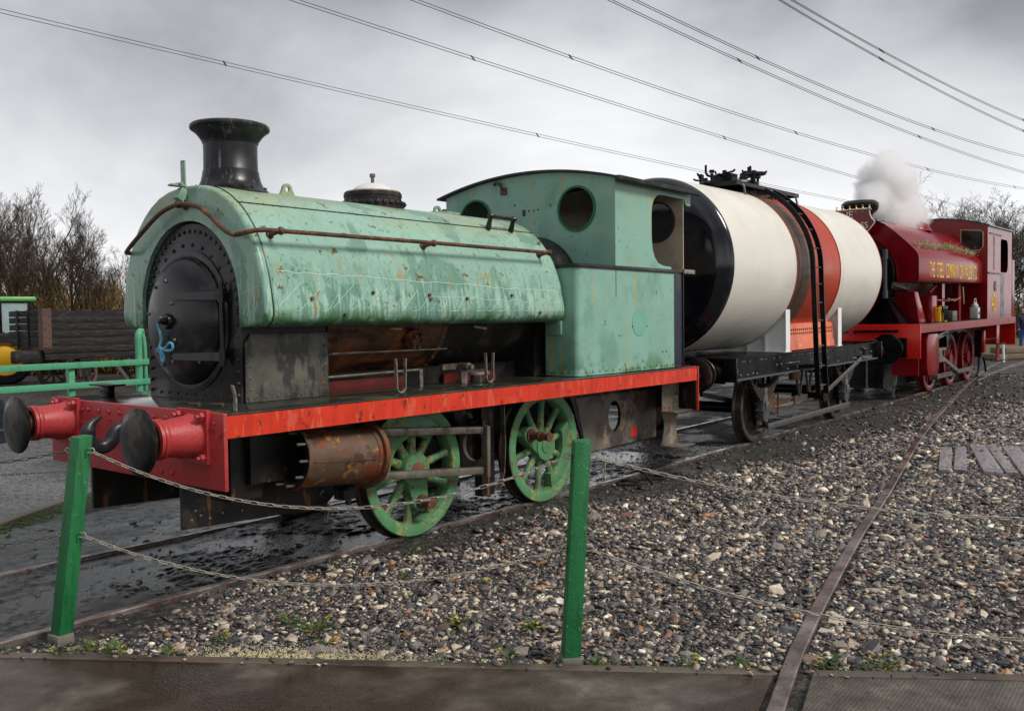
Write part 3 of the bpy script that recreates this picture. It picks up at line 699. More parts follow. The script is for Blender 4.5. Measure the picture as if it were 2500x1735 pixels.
# ------------------------------------------------------------------ pale green saddle tank engine
LOCO = thing('saddle_tank_locomotive', 'pale green saddle tank steam engine with black chimney and red front beam, nearest the camera', 'locomotive')
W2, ZT, ZB, XR = 1.177, 1.205, .709, 6.37
TP = [(0, 2.812), (.12, 2.808), (.25, 2.792), (.38, 2.757), (.50, 2.700), (.60, 2.632), (.69, 2.550), (.77, 2.455), (.835, 2.350), (.885, 2.235), (.925, 2.110), (.950, 1.985), (.968, 1.880), (.965, 1.825), (.945, 1.785), (.905, 1.757), (.860, 1.748)]
def tank_y(z):
    for (y0, z0), (y1, z1) in zip(TP, TP[1:]):
        if z1 <= z <= z0: return y0+(y1-y0)*(z0-z)/(z0-z1)
    return .95
def tank():
    # closed section: near outer bottom -> top -> far outer bottom -> inner arch back
    outer = [(-y, z) for y, z in reversed(TP)]+[(y, z) for y, z in TP[1:]]
    arch = circ(0, 1.895, .655, 25, 0, PI); arch = [(.655, 1.748)]+arch+[(-.655, 1.748)]
    n0 = len(outer); cen = (0, 2.1)
    nrm = []
    for i in range(n0):
        a = Vector(outer[max(i-1, 0)]); b = Vector(outer[min(i+1, n0-1)]); t = (b-a).normalized(); nrm.append(Vector((-t.y, t.x)))
    if nrm[n0//2].y < 0: nrm = [-n for n in nrm]
    def sec(x, inset):
        return [(x, y-nrm[i].x*inset, z-nrm[i].y*inset) for i, (y, z) in enumerate(outer)]+[(x, y, z) for y, z in arch]
    X = [(.500, .034), (.5012, .026), (.505, .016), (.512, .007), (.522, .001), (.530, 0), (.556, 0), (.558, .007), (.566, .007), (.568, 0)]+[(x, 0) for x in np.linspace(.75, 3.85, 12)]+[(3.97, 0), (4.0, .003), (4.02, .014), (4.032, .03), (4.036, .05)]
    g = G(); S = [sec(*x) for x in X]; g.loft(S); m = len(S[0])
    for si in (0, len(S)-1):
        tri = geometry.tessellate_polygon([[Vector((p[1], p[2], 0)) for p in S[si]]]); g.f += [tuple(i+si*m for i in t) for t in tri]
    t = g.build('saddle_tank', 'tank_green', LOCO, ang=.55)
    # seams
    for sy in (-1, 1):
        g = G(); g.tube([(x, sy*.583, 2.6455) for x in (.55, 2., 4.0)], .006, 6); g.build('seam', 'black_paint', t)
    g = G(); g.tube([(.562, y, z) for y, z in outer], .0065, 5); g.build('front_seam', 'black_paint', t)
    # chalk scribble on the near flank
    g = G()
    def stroke(pts, w=.0045):
        w *= .42; P = [(x, -tank_y(max(z, 1.86))-.0025, max(z, 1.86)) for x, z in pts]
        for a, b in zip(P, P[1:]):
            a = Vector(a); b = Vector(b); d = (b-a).normalized(); n = d.cross(Vector((0, -1, .12))).normalized()*w
            g.add([a-n, b-n, b+n, a+n], [(0, 1, 2, 3)])
    r = random.Random(3)
    def wob(p0, p1, n=14, j=.006): return [(p0[0]+(p1[0]-p0[0])*k/n, p0[1]+(p1[1]-p0[1])*k/n+r.gauss(0, j)) for k in range(n+1)]
    stroke(wob((.63, 2.14), (2.3, 2.10), 20)); stroke(wob((2.3, 2.10), (3.95, 2.045), 20)); stroke(wob((2.15, 1.985), (3.93, 1.94), 16), .0035)
    x = .72
    while x < 3.95:
        top = 2.10-.03*(x-.6)+r.uniform(-.08, -.01); ln = r.uniform(.15, .24)
        sl = r.uniform(.19, .23)*(1 if x < 3.4 else .4)
        n = 5; stroke([(x+sl*.5-sl*k/n+r.gauss(0, .003), top-ln*k/n) for k in range(n+1)], r.uniform(.0022, .004)); x += r.uniform(.11, .22)
    stuff(g.build('chalk_marks', 'chalk', t, fix=False))
    g = G()   # chalk arrow on the front flange
    def fl(pts):
        P = [Vector((.4985, y, z)) for y, z in pts]
        for a, b in zip(P, P[1:]):
            d = (b-a).normalized(); n = d.cross(Vector((1, 0, 0)))*.002; g.add([a-n, b-n, b+n, a+n], [(0, 1, 2, 3)])
    fl([(-.70, 1.99), (-.90, 2.04), (-.86, 1.87)])
    for k in range(4): fl([(-.78-.035*k, 1.99-.01*k), (-.71-.035*k, 1.84-.015*k)])
    stuff(g.build('chalk_marks', 'chalk', t, fix=False))
    # bolt heads / plugs along the flank
    g = G()
    for x, z in ((.9, 1.95), (1.5, 2.0), (2.12, 1.99), (2.13, 1.955), (2.58, 1.965), (3.2, 2.0), (3.6, 1.84), (1.2, 1.83)):
        g.hexnut((x, -tank_y(z), z), (0, -1, .15), .014, .018)
    stuff(g.build('plugs', 'rusty_iron', t))
    return t
TANK = tank()

def eye(x, y, z, m='tank_green'):
    g = G(); o = circ(0, .045, .05, 14, 0, PI)+[(-.09, -.03), (.09, -.03)]
    o = [(.09, -.03)]+circ(0, .045, .048, 12, 0, PI)+[(-.09, -.03)]
    g.plate(o, [circ(0, .045, .024, 12)], lambda u, v, t: (x+u, y+t, z+v), -.012, .012); return g.build('lifting_eye', m, LOCO)
eye(1.42, -.02, 2.83); eye(3.36, .12, 2.83)

def chimney():
    g = G()
    prof = [(.365, -.13), (.365, -.062), (.352, -.05), (.330, -.035), (.300, -.01), (.275, .035), (.262, .085), (.258, .115), (.254, .118), (.250, .122), (.247, .28), (.249, .338), (.256, .342), (.258, .352), (.266, .365), (.288, .395), (.318, .425), (.345, .443), (.362, .452), (.368, .465), (.366, .482), (.350, .494), (.335, .497), (.31, .485), (.255, .43), (.235, .36), (.235, .05)]
    prof = [(r_*.825, t_*.95) for r_, t_ in prof]
    g.lathe(prof, (.905, 0, 2.85), (0, 0, 1), 56, False)
    ch = g.build('chimney', 'smokebox_black', LOCO, ang=.7)
    g = G()
    for k in range(10):
        a = 2*PI*(k+.5)/10; g.rivet((.905+.27*math.cos(a), .27*math.sin(a), 2.838-.02*abs(math.sin(a))), (math.cos(a)*.4, math.sin(a)*.4, .8), .016)
    stuff(g.build('rivets', 'smokebox_black', ch))
    # lamp bracket on top of the tank front
    g = G(); g.box(.485, .497, -.03, .03, 2.70, 3.00); g.box(.38, .50, -.035, .035, 2.80, 2.815); g.bar((.42, .07, 2.815), (.44, -.07, 2.815), .02, .02); g.bar((.44, 0, 2.70), (.49, 0, 2.78), .07, .06)
    b = g.build('lamp_bracket', 'tank_green', LOCO, bevel=.004); 
chimney()

def dome():
    g = G()
    g.lathe([(.282, -.12), (.282, .02), (.27, .035), (.258, .05), (.258, .085), (.263, .09), (.263, .115), (.255, .12), (.0, .12)], (2.39, 0, 2.81), (0, 0, 1), 40)
    d = g.build('manhole_ring', 'boiler_black', LOCO, ang=.6)
    g = G(); g.lathe([(.253, 0), (.258, .008), (.247, .02), (.19, .022)], (2.39, 0, 2.928), (0, 0, 1), 40); g.build('rim', 'frame_dirty', d)
    g = G()
    for k in range(26):
        a = 2*PI*k/26; g.rivet((2.39+.280*math.cos(a), .280*math.sin(a), 2.835), (math.cos(a), math.sin(a), .15), .026, 1.)
    stuff(g.build('rivets', 'boiler_black', d))
    g = G(); g.lathe([(.19, 0), (.182, .02), (.15, .05), (.09, .075), (.04, .085), (0, .087)], (2.39, 0, 2.945), (0, 0, 1), 32); c = g.build('cap', 'silver_cap', d)
    g = G(); g.cyl((2.39, 0, 3.02), (2.39, 0, 3.09), .016, n=10); g.cyl((2.39, 0, 3.085), (2.39, 0, 3.115), .026, n=10); g.build('spindle', 'steel_worn', d)
    # filler hatch
    g = G(); o = circ(3.50, .22, .22, 8, PI/8, 2*PI+PI/8)
    g.plate(o, [], lambda u, v, t: (u, v, t), 2.78, 2.865); h = g.build('filler_hatch', 'tank_green', LOCO, bevel=.008)
    g = G(); g.bar((3.45, .1, 2.88), (3.6, .3, 2.88), .04, .03); g.build('latch', 'rusty_iron', h)
dome()

def handrails():
    front = [(.60, .90, 2.37), (.47, .80, 2.352), (.435, .72, 2.379), (.435, .495, 2.501), (.435, .238, 2.621), (.435, -.018, 2.665), (.435, -.258, 2.63), (.435, -.426, 2.547), (.435, -.564, 2.454), (.435, -.701, 2.398), (.445, -.84, 2.405), (.50, -.915, 2.418), (.63, -.935, 2.421)]
    g = G(); g.tube(smooth_path(front, 6)+[Vector((2.2, -.935, 2.424)), Vector((3.82, -.935, 2.421))], .017, 10)
    h = g.build('handrail', 'rusty_iron', LOCO)
    def knob(p, base):
        g = G(); g.lathe([(.0, -.032), (.02, -.026), (.031, 0), (.02, .026), (0, .032)], p, Vector(p)-Vector(base), 12, False); g.cyl(base, p, .018, .013, 10); g.cyl(base, Vector(base)+(Vector(p)-Vector(base))*.15, .03, n=10); g.build('knob', 'rusty_iron', h)
    for x in (.66, 2.2, 3.80): knob((x, -.935, 2.421), (x, -.80, 2.40))
    knob((.435, -.018, 2.665), (.50, -.018, 2.655)); knob((.9, .935, 2.40), (.9, .8, 2.38))
    g = G(); g.tube([(.60, .90, 2.37), (.7, .935, 2.40), (3.8, .935, 2.42)], .017, 8); g.build('handrail', 'rusty_iron', LOCO)
    g = G(); P = [(3.29, -.60, 2.635), (3.29, -.64, 2.755), (3.63, -.64, 2.75), (3.63, -.60, 2.635)]
    g.tube([P[1], P[2]], .02, 10)
    for a, b in ((0, 1), (3, 2)): g.cyl(P[a], P[b], .03, .018, 10)
    for i in (1, 2): g.lathe([(0, -.034), (.024, -.024), (.034, 0), (.024, .024), (0, .034)], P[i], (1, 0, 0), 10, False)
    g.build('grab_handle', 'black_paint', LOCO)
handrails()

def smokebox():
    # front plate + drum
    outer = [(-.615, 1.208), (-.640, 1.9)]+[(.648*math.cos(a), 1.895+.636*math.sin(a)) for a in np.linspace(PI, 0, 31)][1:-1]+[(.640, 1.9), (.615, 1.208)]
    g = G(); g.plate(outer, [], lambda u, v, t: (t, u, v), .528, .545)
    fp = g.build('smokebox_front', 'smokebox_black', LOCO, bevel=.004)
    g = G(); sec = [[(x, y*.985, z) for y, z in outer] for x in (.546, 1.30)]; g.loft(sec); g.build('smokebox_drum', 'smokebox_black', LOCO)
    g = G()
    for a in np.linspace(-.02, PI+.02, 27): g.rivet((.528, .592*math.cos(a), 1.895+.580*math.sin(a)), (-1, 0, 0), .017)
    for z in np.arange(1.26, 1.88, .085):
        for sy in (-1, 1): g.rivet((.528, sy*.588, z), (-1, 0, 0), .017)
    for y in np.arange(-.5, .55, .12): g.rivet((.528, y, 1.245), (-1, 0, 0), .012)
    for a in np.linspace(.25, PI-.25, 12): g.rivet((.528, .03+.565*math.cos(a)*.97, 1.80+.575*math.sin(a)), (-1, 0, 0), .018)
    stuff(g.build('rivets', 'smokebox_black', fp))
    # seat ring and domed door
    g = G(); g.lathe([(.535, 0), (.54, .012), (.50, .02), (.48, .015)], (.528, .03, 1.80), (-1, 0, 0), 48); g.build('door_ring', 'smokebox_black', LOCO)
    g = G(); R0 = .478; prof = [(R0, 0), (R0+.004, .012), (R0-.006, .026)]
    for k in range(1, 15):
        t = k/14; prof.append(((R0-.006)*math.cos(t*PI/2)**.82 if k < 14 else 0, .026+.135*math.sin(t*PI/2)**1.25))
    g.lathe(prof, (.512, .03, 1.80), (-1, 0, 0), 56); dr = g.build('smokebox_door', 'smokebox_black', LOCO, ang=.8)
    # bolts on the door
    g = G()
    def dz(y, z):
        q = math.hypot(y-.03, z-1.8)
        for (r0, t0), (r1, t1) in zip(prof[2:], prof[3:]):
            if r1 <= q <= r0: return .512-(t0+(t1-t0)*(r0-q)/max(1e-6, r0-r1))
        return .49
    for y, z in ((.26, 2.06), (.10, 2.10), (.36, 1.86), (-.02, 1.93), (-.05, 1.66), (.02, 1.50), (.20, 1.47), (-.26, 1.5)):
        g.rivet((dz(y, z)-.001, y, z), (-1, 0, 0), .017, 1.0)
    stuff(g.build('rivets', 'steel_worn', dr))
    g = G(); g.cyl((.36, .03, 1.80), (.325, .03, 1.80), .062, .055, 20); g.cyl((.33, .03, 1.80), (.285, .03, 1.80), .03, n=6); g.cyl((.30, .03, 1.80), (.27, .03, 1.80), .014, n=8); g.build('dart', 'smokebox_black', dr)
    # hinges
    g = G(); g.cyl((.475, -.475, 1.47), (.475, -.475, 2.09), .017, n=12)
    for z in (1.54, 1.98): g.cyl((.475, -.475, z-.05), (.475, -.475, z+.05), .027, n=12)
    hg = g.build('hinge', 'smokebox_black', LOCO)
    for z in (1.54, 1.98):
        g = G(); n = 9; top = []; 
        for k in range(n):
            y = -.475+(.44)*k/(n-1); x = dz(max(y, -.43), z)-.016 if k > 0 else .462
            w = .032*(1-.25*k/(n-1)); top.append((min(x, .468)-.010, y, z, w))
        for (x0, y0, z0, w0), (x1, y1, z1, w1) in zip(top, top[1:]):
            g.add([(x0, y0, z0-w0), (x1, y1, z1-w1), (x1, y1, z1+w1), (x0, y0, z0+w0), (x0+.016, y0, z0-w0), (x1+.016, y1, z1-w1), (x1+.016, y1, z1+w1), (x0+.016, y0, z0+w0)],
                  [(0, 1, 2, 3), (4, 5, 1, 0), (7, 6, 2, 3)])
        g.add([top[-1][:1]+(top[-1][1], z-top[-1][3]), (top[-1][0], top[-1][1]+.02, z), (top[-1][0], top[-1][1], z+top[-1][3])], [(0, 1, 2)])
        g.build('strap', 'strap_black', hg, ang=.3)
    # blue rope tied to the dart
    g = G(); r = random.Random(9)
    pts = [(.30, .03, 1.83), (.285, .06, 1.79), (.30, .06, 1.73), (.325, .085, 1.66), (.32, .10, 1.61), (.33, .05, 1.60), (.32, -.03, 1.64), (.32, -.075, 1.63), (.325, -.06, 1.59), (.33, .03, 1.585), (.325, .10, 1.60), (.33, .155, 1.585), (.335, .12, 1.57), (.32, .09, 1.60), (.33, .10, 1.53), (.335, .085, 1.50), (.335, .075, 1.54), (.325, .09, 1.60)]
    g.tube(smooth_path(pts, 5), .010, 6); tag(g.build('rope', 'rope_blue'), 'pale blue rope knotted on the black smokebox door handle', 'rope')
    # saddle side panel
    for sy in (-1, 1):
        g = G(); o = [(.548, 1.208), (.552, 1.64), (.60, 1.70), (1.305, 1.70), (1.305, 1.208)]
        g.plate(o, [], lambda u, v, t: (u, sy*(.628+t), v), 0, .014); sp = g.build('saddle_panel', 'saddle_grey', LOCO, bevel=.003)
        g = G()
        for x in np.arange(.62, 1.29, .105): g.rivet((x, sy*.642, 1.238), (0, sy, 0), .012)
        for z in np.arange(1.30, 1.68, .075): g.rivet((1.272, sy*.642, z), (0, sy, 0), .012)
        for z in np.arange(1.30, 1.64, .085): g.rivet((.59, sy*.642, z), (0, sy, 0), .013)
        stuff(g.build('rivets', 'saddle_grey', sp))
    # lower black panel joining the front plate
    g = G(); g.box(.53, 1.31, -.61, .61, 1.206, 1.5); g.build('saddle', 'boiler_black', LOCO)
smokebox()

def boiler():
    g = G(); g.lathe([(.672, 0), (.672, 1.37), (.66, 1.385)], (1.312, 0, 1.945), (1, 0, 0), 64); b = g.build('boiler_cladding', 'boiler_rust', LOCO)
    g = G(); g.lathe([(.676, 0), (.682, .006), (.682, .05), (.676, .056)], (2.62, 0, 1.945), (1, 0, 0), 64, False)
    band = g.build('cladding_band', 'rusty_iron', LOCO)
    g = G()
    for k in range(14):
        a = -PI/2-1.1+k*.17
        g.rivet((2.65, .683*math.cos(a), 1.945+.683*math.sin(a)), (0, math.cos(a), math.sin(a)), .015)
    stuff(g.build('rivets', 'steel_worn', band))
    g = G(); g.lathe([(.650, 0), (.650, 1.55)], (2.66, 0, 1.945), (1, 0, 0), 64); bb = g.build('boiler', 'boiler_black', LOCO)
    g = G()
    for k in range(16):
        a = -PI/2-1.3+k*.13; g.rivet((3.55, .652*math.cos(a), 1.945+.652*math.sin(a)), (0, math.cos(a), math.sin(a)), .013)
    stuff(g.build('rivets', 'boiler_black', bb))
    g = G(); g.tube([(1.31, -.672, 1.533), (1.9, -.672, 1.53), (2.62, -.672, 1.53)], .008, 6); g.box(1.31, 2.60, -.60, -.525, 1.519, 1.53)
    g.build('seam_strip', 'steel_worn', b)
    # check valve flange
    g = G(); g.lathe([(.085, 0), (.085, .03), (.05, .035), (.045, .07)], (2.24, -.62, 1.63), (.0, -1, -.35), 20)
    for k in range(6): 
        a = k*PI/3; g.hexnut((2.24+.06*math.cos(a), -.655-.02*math.sin(a), 1.62+.055*math.sin(a)), (0, -1, -.35), .018, .05)
    g.build('check_valve', 'rusty_iron', LOCO)
    # firebox / backhead casing reaching into the cab
    g = G(); o = [(-.60, 1.21), (-.62, 2.1)]+[(-.62*math.cos(a), 2.1+.59*math.sin(a)) for a in np.linspace(0, PI, 22)][1:-1]+[(.62, 2.1), (.60, 1.21)]
    g.plate(o, [], lambda u, v, t: (t, u, v), 3.98, 4.755); g.build('firebox', 'boiler_black', LOCO, ang=.5)
    g = G(); g.box(1.312, 3.97, -.36, .36, 1.206, 1.36); g.build('boiler_shade_block', 'boiler_black', LOCO)  # dark block added to stand for shade below the boiler, closes the see-through gap
    # inner red frame members and rods under the boiler
    g = G(); g.box(1.32, 2.3, -.46, -.44, 1.206, 1.30); g.build('inner_frame', 'red_dull', LOCO); g = G(); g.box(2.85, 3.6, -.42, -.4, 1.206, 1.29); g.build('inner_frame', 'red_dull', LOCO)
    g = G(); g.tube([(1.31, -.60, 1.345), (2.35, -.60, 1.355)], .012, 8); g.box(2.33, 2.37, -.62, -.60, 1.206, 1.36); g.build('reach_rod', 'steel_worn', LOCO)
    g = G(); g.box(2.78, 2.86, -.70, -.66, 1.206, 1.37); g.cyl((2.82, -.64, 1.36), (2.82, -.76, 1.36), .042, n=6); g.cyl((2.82, -.74, 1.36), (2.82, -.80, 1.36), .024, n=8); g.box(2.60, 2.84, -.64, -.60, 1.34, 1.39); g.build('pivot_bracket', 'steel_worn', LOCO)
    g = G(); g.lathe([(.06, 0), (.06, .06), (.13, .07), (.125, .095), (.06, .115), (0, .118)], (3.10, -.60, 1.206), (0, 0, 1), 20); g.build('sand_lid', 'steel_worn', LOCO)
    g = G(); g.bar((1.95, -.66, 1.715), (2.05, -.70, 1.715), .014, .014); g.bar((2.0, -.68, 1.68), (2.0, -.68, 1.74), .02, .02); g.bar((3.0, -.66, 1.72), (3.15, -.68, 1.70), .02, .02); g.build('tank_bolts', 'steel_worn', LOCO)
boiler()

def cab():
    YN, YF, X0, X1 = -1.08, 1.30, 4.76, 6.22
    yc = .11
    # spectacle plate
    def roofz(y): 
        t = (y-yc)/1.19; return 3.385-.152*t*t
    o = [(YN, 2.0), (YN, roofz(YN))]+[(y, roofz(y)) for y in np.linspace(YN, YF, 25)][1:-1]+[(YF, roofz(YF)), (YF, 2.0)]
    g = G(); g.plate(o, [circ(-.595, 2.953, .232, 36), circ(.834, 2.93, .232, 36)], lambda u, v, t: (X0+t, u, v), 0, .012)
    sp = g.build('cab_front', 'cab_green', LOCO)
    for y, z in ((-.595, 2.953), (.834, 2.93)):
        g = G(); g.plate(circ(y, z, .245, 36), [circ(y, z, .222, 36)], lambda u, v, t: (X0+t, u, v), -.014, .004); g.build('window_ring', 'post_green', sp)
    g = G(); 
    for y, z in ((-.02, 2.98), (-.08, 2.985), (.05, 2.98), (.25, 3.06), (-.25, 3.02)): g.rivet((X0, y, z), (-1, 0, 0), .012)
    g.box(X0-.008, X0+.01, .10, .135, 2.93, 3.0); stuff(g.build('bolts', 'black_paint', sp))
    g = G(); g.box(X0-.014, X0-.002, .36, .45, 3.19, 3.27); g.tube([(X0-.01, .42, 3.26), (X0-.05, .43, 3.32), (X0-.03, .50, 3.335), (X0+.0, .55, 3.32)], .015, 8); g.build('lamp_hook', 'rusty_iron', sp)
    # upper side sheets
    for sy, Y in ((-1, YN), (1, YF)):
        o = [(X0+.013, 2.285), (X0+.013, 3.228), (6.39, 3.228), (6.39, 3.075), (6.30, 3.075), (6.265, 3.10), (6.235, 3.14), (5.72, 3.147), (5.62, 3.13), (5.55, 3.08), (5.51, 3.0), (5.498, 2.90), (5.498, 2.66), (5.515, 2.54), (5.56, 2.45), (5.64, 2.385), (5.75, 2.36), (5.93, 2.352), (5.93, 2.285)]
        g = G(); g.plate(o, [], lambda u, v, t: (u, Y-sy*t, v), 0, .012); sh = g.build('cab_side', 'cab_green', LOCO)
        # lower side: bunker with rounded front corner
        rr = .06; prof = [(4.07, Y-sy*.40), (4.07, Y-sy*rr)]+[(4.07+rr-rr*math.cos(a), Y-sy*rr+sy*rr*math.sin(a)) for a in np.linspace(0, PI/2, 7)][1:]+[(5.985, Y), (5.985, Y-sy*.40)]
        g = G(); g.plate(prof, [], lambda u, v, t: (u, v, t), 1.212, 2.284); bk = g.build('bunker', 'cab_green', LOCO, ang=.5)
        prof2 = [(4.055, Y-sy*.40), (4.055, Y-sy*rr)]+[(4.055+rr-rr*math.cos(a), Y-sy*rr+sy*(rr+.014)*math.sin(a)) for a in np.linspace(0, PI/2, 7)][1:]+[(6.0, Y+sy*.016), (6.0, Y-sy*.40)]
        g = G(); g.plate(prof2, [], lambda u, v, t: (u, v, t), 2.2845, 2.325); bd = g.build('beading', 'black_paint', LOCO, bevel=.012)
        g = G()
        for x in np.arange(4.2, 5.97, .125): g.rivet((x, Y+sy*.0, 1.245), (0, sy, 0), .011)
        for y in (.12, .2, .28, .36): g.rivet((4.07, Y-sy*y, 1.245), (-1, 0, 0), .011)
        for x, z in ((5.08, 1.69), (5.38, 1.69), (5.72, 1.40), (5.80, 1.40)): g.rivet((x, Y, z), (0, sy, 0), .012)
        stuff(g.build('rivets', 'rusty_iron', bk))
        g = G(); g.cyl((5.23, Y+sy*.0005, 1.735), (5.23, Y+sy*.004, 1.735), .15, n=40); g.build('plate_mark', 'wheel_faded' if 'wheel_faded' in MATS else 'cab_green', bk)
        g = G(); g.box(5.986, X1-.004, min(Y-sy*.03, Y-sy*.02), max(Y-sy*.03, Y-sy*.02), 1.21, 2.29); g.build('door_sheet', 'navy', LOCO)
    g = G(); g.box(4.03, 4.069, -.90, -.72, 1.62, 1.76); g.build('bracket_box', 'cab_green', LOCO, bevel=.004)
    # rear sheet: beige above, dark below, two round windows
    o = [(YN+.006, 2.30), (YN+.006, 3.226)]+[(y, roofz(y)-.008) for y in np.linspace(YN+.006, YF-.006, 15)][1:-1]+[(YF-.006, 3.226), (YF-.006, 2.30)]
    g = G(); g.plate(o, [circ(-.735, 2.90, .225, 32), circ(.90, 2.90, .225, 32)], lambda u, v, t: (X1+t, u, v), 0, .012); bs = g.build('cab_back', 'beige', LOCO)
    g = G(); g.plate(circ(-.735, 2.90, .24, 32), [circ(-.735, 2.90, .222, 32)], lambda u, v, t: (X1+t, u, v), -.012, -.001); g.build('window_ring', 'cab_brown', bs)
    g = G(); g.box(X1, X1+.012, YN+.006, YF-.006, 1.21, 2.298); g.build('cab_back_lower', 'navy', LOCO)
    g = G(); g.box(X1-.02, X1+.24, YN-.02, YN+.004, 2.285, 2.335); g.build('door_catch', 'strap_grey', LOCO, bevel=.003)
    # roof
    g = G(); ys = np.linspace(YN-.075, YF+.10, 27)
    def sec(x): return [(x, y, roofz(y)+.004) for y in ys]+[(x, y, roofz(y)+.026) for y in reversed(ys)]
    g.loft([sec(4.70), sec(6.42)]); n = len(ys)*2; g.f += [tuple(range(n)), tuple(reversed(range(n, 2*n)))]
    rf = g.build('roof', 'black_paint', LOCO, ang=.5)
    g = G(); g.bar((4.68, YN-.085, roofz(YN-.085)+.008), (6.45, YN-.085, roofz(YN-.085)+.008), .045, .05); g.build('rain_strip', 'boiler_black', rf, bevel=.008)
    g = G(); ys2 = np.linspace(YN, YF, 15)
    g.loft([[(x, y, roofz(y)-.004) for y in ys2] for x in (4.775, 6.21)], closed=False); g.build('ceiling_lining', 'cab_brown', rf, fix=False)
    g = G(); g.box(X0+.0125, X0+.016, YN+.02, -.84, 2.3, 3.2); 
    # floor + far interior
    g = G(); g.box(4.77, 6.21, YN+.41, YF-.41, 1.21, 1.26); g.build('cab_floor', 'cab_brown', LOCO)
    g = G(); g.cyl((5.1, .1, 1.25), (5.1, .1, 2.2), .05, n=10); g.cyl((4.78, .1, 2.25), (4.95, .1, 2.25), .25, n=20); g.build('regulator', 'boiler_black', LOCO)
mat('wheel_faded', s(112, 168, 146), .45, var=.08)
cab()

def chassis():
    # footplate deck with a wet shine, valance, beams
    g = G(); g.box(.03, XR-.02, -W2, W2, 1.192, ZT); g.build('footplate', 'deck_wet', LOCO, bevel=.003)
    for sy in (-1, 1):
        g = G(); g.box(.031, XR-.021, min(sy*(W2-.004), sy*(W2-.018)), max(sy*(W2-.004), sy*(W2-.018)), 1.045, 1.191); g.box(.031, XR-.021, min(sy*(W2-.0185), sy*(W2-.07)), max(sy*(W2-.0185), sy*(W2-.07)), 1.176, 1.1915); g.build('valance', 'valance_red', LOCO)
    g = G(); g.box(0, .03, -W2-.006, W2+.006, ZB, ZT+.004); fb = g.build('buffer_beam', 'beam_red', LOCO, bevel=.006)
    g = G()
    for y in np.arange(-.98, 1.0, .155): g.rivet((0, y, 1.145), (-1, 0, 0), .021, 1)
    for y in (-.46, -.33, -.60, .25, .1): g.rivet((0, y, 1.09), (-1, 0, 0), .017, 1)
    for y in (-.44, -.58): 
        for z in (.775, .90): g.rivet((0, y, z), (-1, 0, 0), .021, 1)
    for z in (.93, 1.04, 1.14): g.rivet((0, .66, z), (-1, 0, 0), .017, 1); g.rivet((0, -1.08, z) if z > 1.1 else (0, .64, z), (-1, 0, 0), .017, 1)
    stuff(g.build('rivets', 'beam_red', fb))
    g = G(); g.box(XR, XR+.015, -W2-.006, W2+.006, ZB-.02, ZT+.004); g.build('rear_beam', 'valance_red', LOCO, bevel=.003)
    g = G(); g.box(XR-.02, XR-.001, -W2+.02, W2-.02, ZB-.01, 1.19); g.build('beam_shade_plate', 'frame_dark', LOCO)  # dark plate added so the rear beam's inner face looks shaded
    # buffers
    def buffer(x, y, sx, m, name='buffer', Lb=.40):
        z = 1.05
        b = bpy.data.objects.new(name, None)
        g = G(); g.box(-.022, .0, -.17, .17, -.17, .17)
        for i, v in enumerate(g.v): g.v[i] = (v[0]*sx*-1 if False else v[0], v[1], v[2])
        hs = G(); hs.box(-.03, 0, -.175, .175, -.175, .175)
        hs.lathe([(.150, .03), (.138, .06), (.122, .20), (.118, .24), (.128, .245), (.132, .26), (.128, .275), (.120, .28), (.132, .285), (.128, .305), (.105, .31), (.105, .2)], (0, 0, 0), (-1, 0, 0), 32, False)
        me = hs.mesh(name, m, bevel=0, ang=.5)
        o = bpy.data.objects.new(name, me); link(o, LOCO); o.location = (x, y, z)
        if sx < 0: o.rotation_euler = (0, 0, PI)
        sp = G(); sp.cyl((-.18, 0, 0), (-Lb+.04, 0, 0), .068, n=20); sp.build('spindle', 'rusty_iron', o)
        hd = G(); hd.lathe([(.07, -.05), (.12, -.03), (.196, -.022), (.212, -.012), (.214, 0), (.206, .010), (.15, .022), (.07, .028), (0, .03)], (-Lb, 0, 0), (-1, 0, 0), 44); hd.build('head', 'buffer_face', o, ang=.7)
        bt = G()
        for a in (-1, 1):
            for c in (-1, 1): bt.hexnut((-.03, a*.135, c*.135), (-1, 0, 0), .028, .03); bt.cyl((-.03, a*.135, c*.135), (-.085, a*.135, c*.135), .014, n=8)
        bt.build('bolts', m, o)
        return o
    mat('buffer_face', s(32, 31, 30), .34, var=.35, vscale=7, metal=.3, bump=.1, bscale=30, layers=(dict(col=s(84, 70, 52), s=6, d=6, lo=.55, hi=.64, amt=.7), dict(col=s(24, 24, 25), s=8, d=6, lo=.5, hi=.6, amt=.8)))
    buffer(0, -.864, 1, 'beam_red'); buffer(0, .864, 1, 'beam_red')
    buffer(XR+.015, -.864, -1, 'wagon_black', Lb=.55); buffer(XR+.015, .864, -1, 'wagon_black', Lb=.55)
    # coupling hook
    g = G(); pts = [(.0, 0, 1.05), (-.05, 0, 1.05), (-.09, 0, 1.03), (-.125, 0, .965), (-.18, 0, .93), (-.245, 0, .945), (-.285, 0, 1.0), (-.28, 0, 1.065), (-.245, 0, 1.11), (-.185, 0, 1.14)]
    sm = smooth_path(pts, 5); n = len(sm)
    g.tube(sm, [.050-.004*math.sin(k*.3) if k < n*.75 else max(.006, .050*(1-(k-n*.75)/(n*.26))) for k in range(n)], 12)
    for i, v in enumerate(g.v): g.v[i] = (v[0], v[1]*.75, v[2])
    g.build('coupling_hook', 'hook_iron', LOCO)
    # main frames
    fr = [(.032, 1.04), (.032, .385), (1.12, .34), (1.34, .62), (1.36, .95), (2.75, .95), (2.78, .42), (3.02, .40), (3.06, .60), (3.12, .95), (4.55, .95), (4.60, .88), (4.84, .325), (6.34, .345), (6.34, 1.04)]
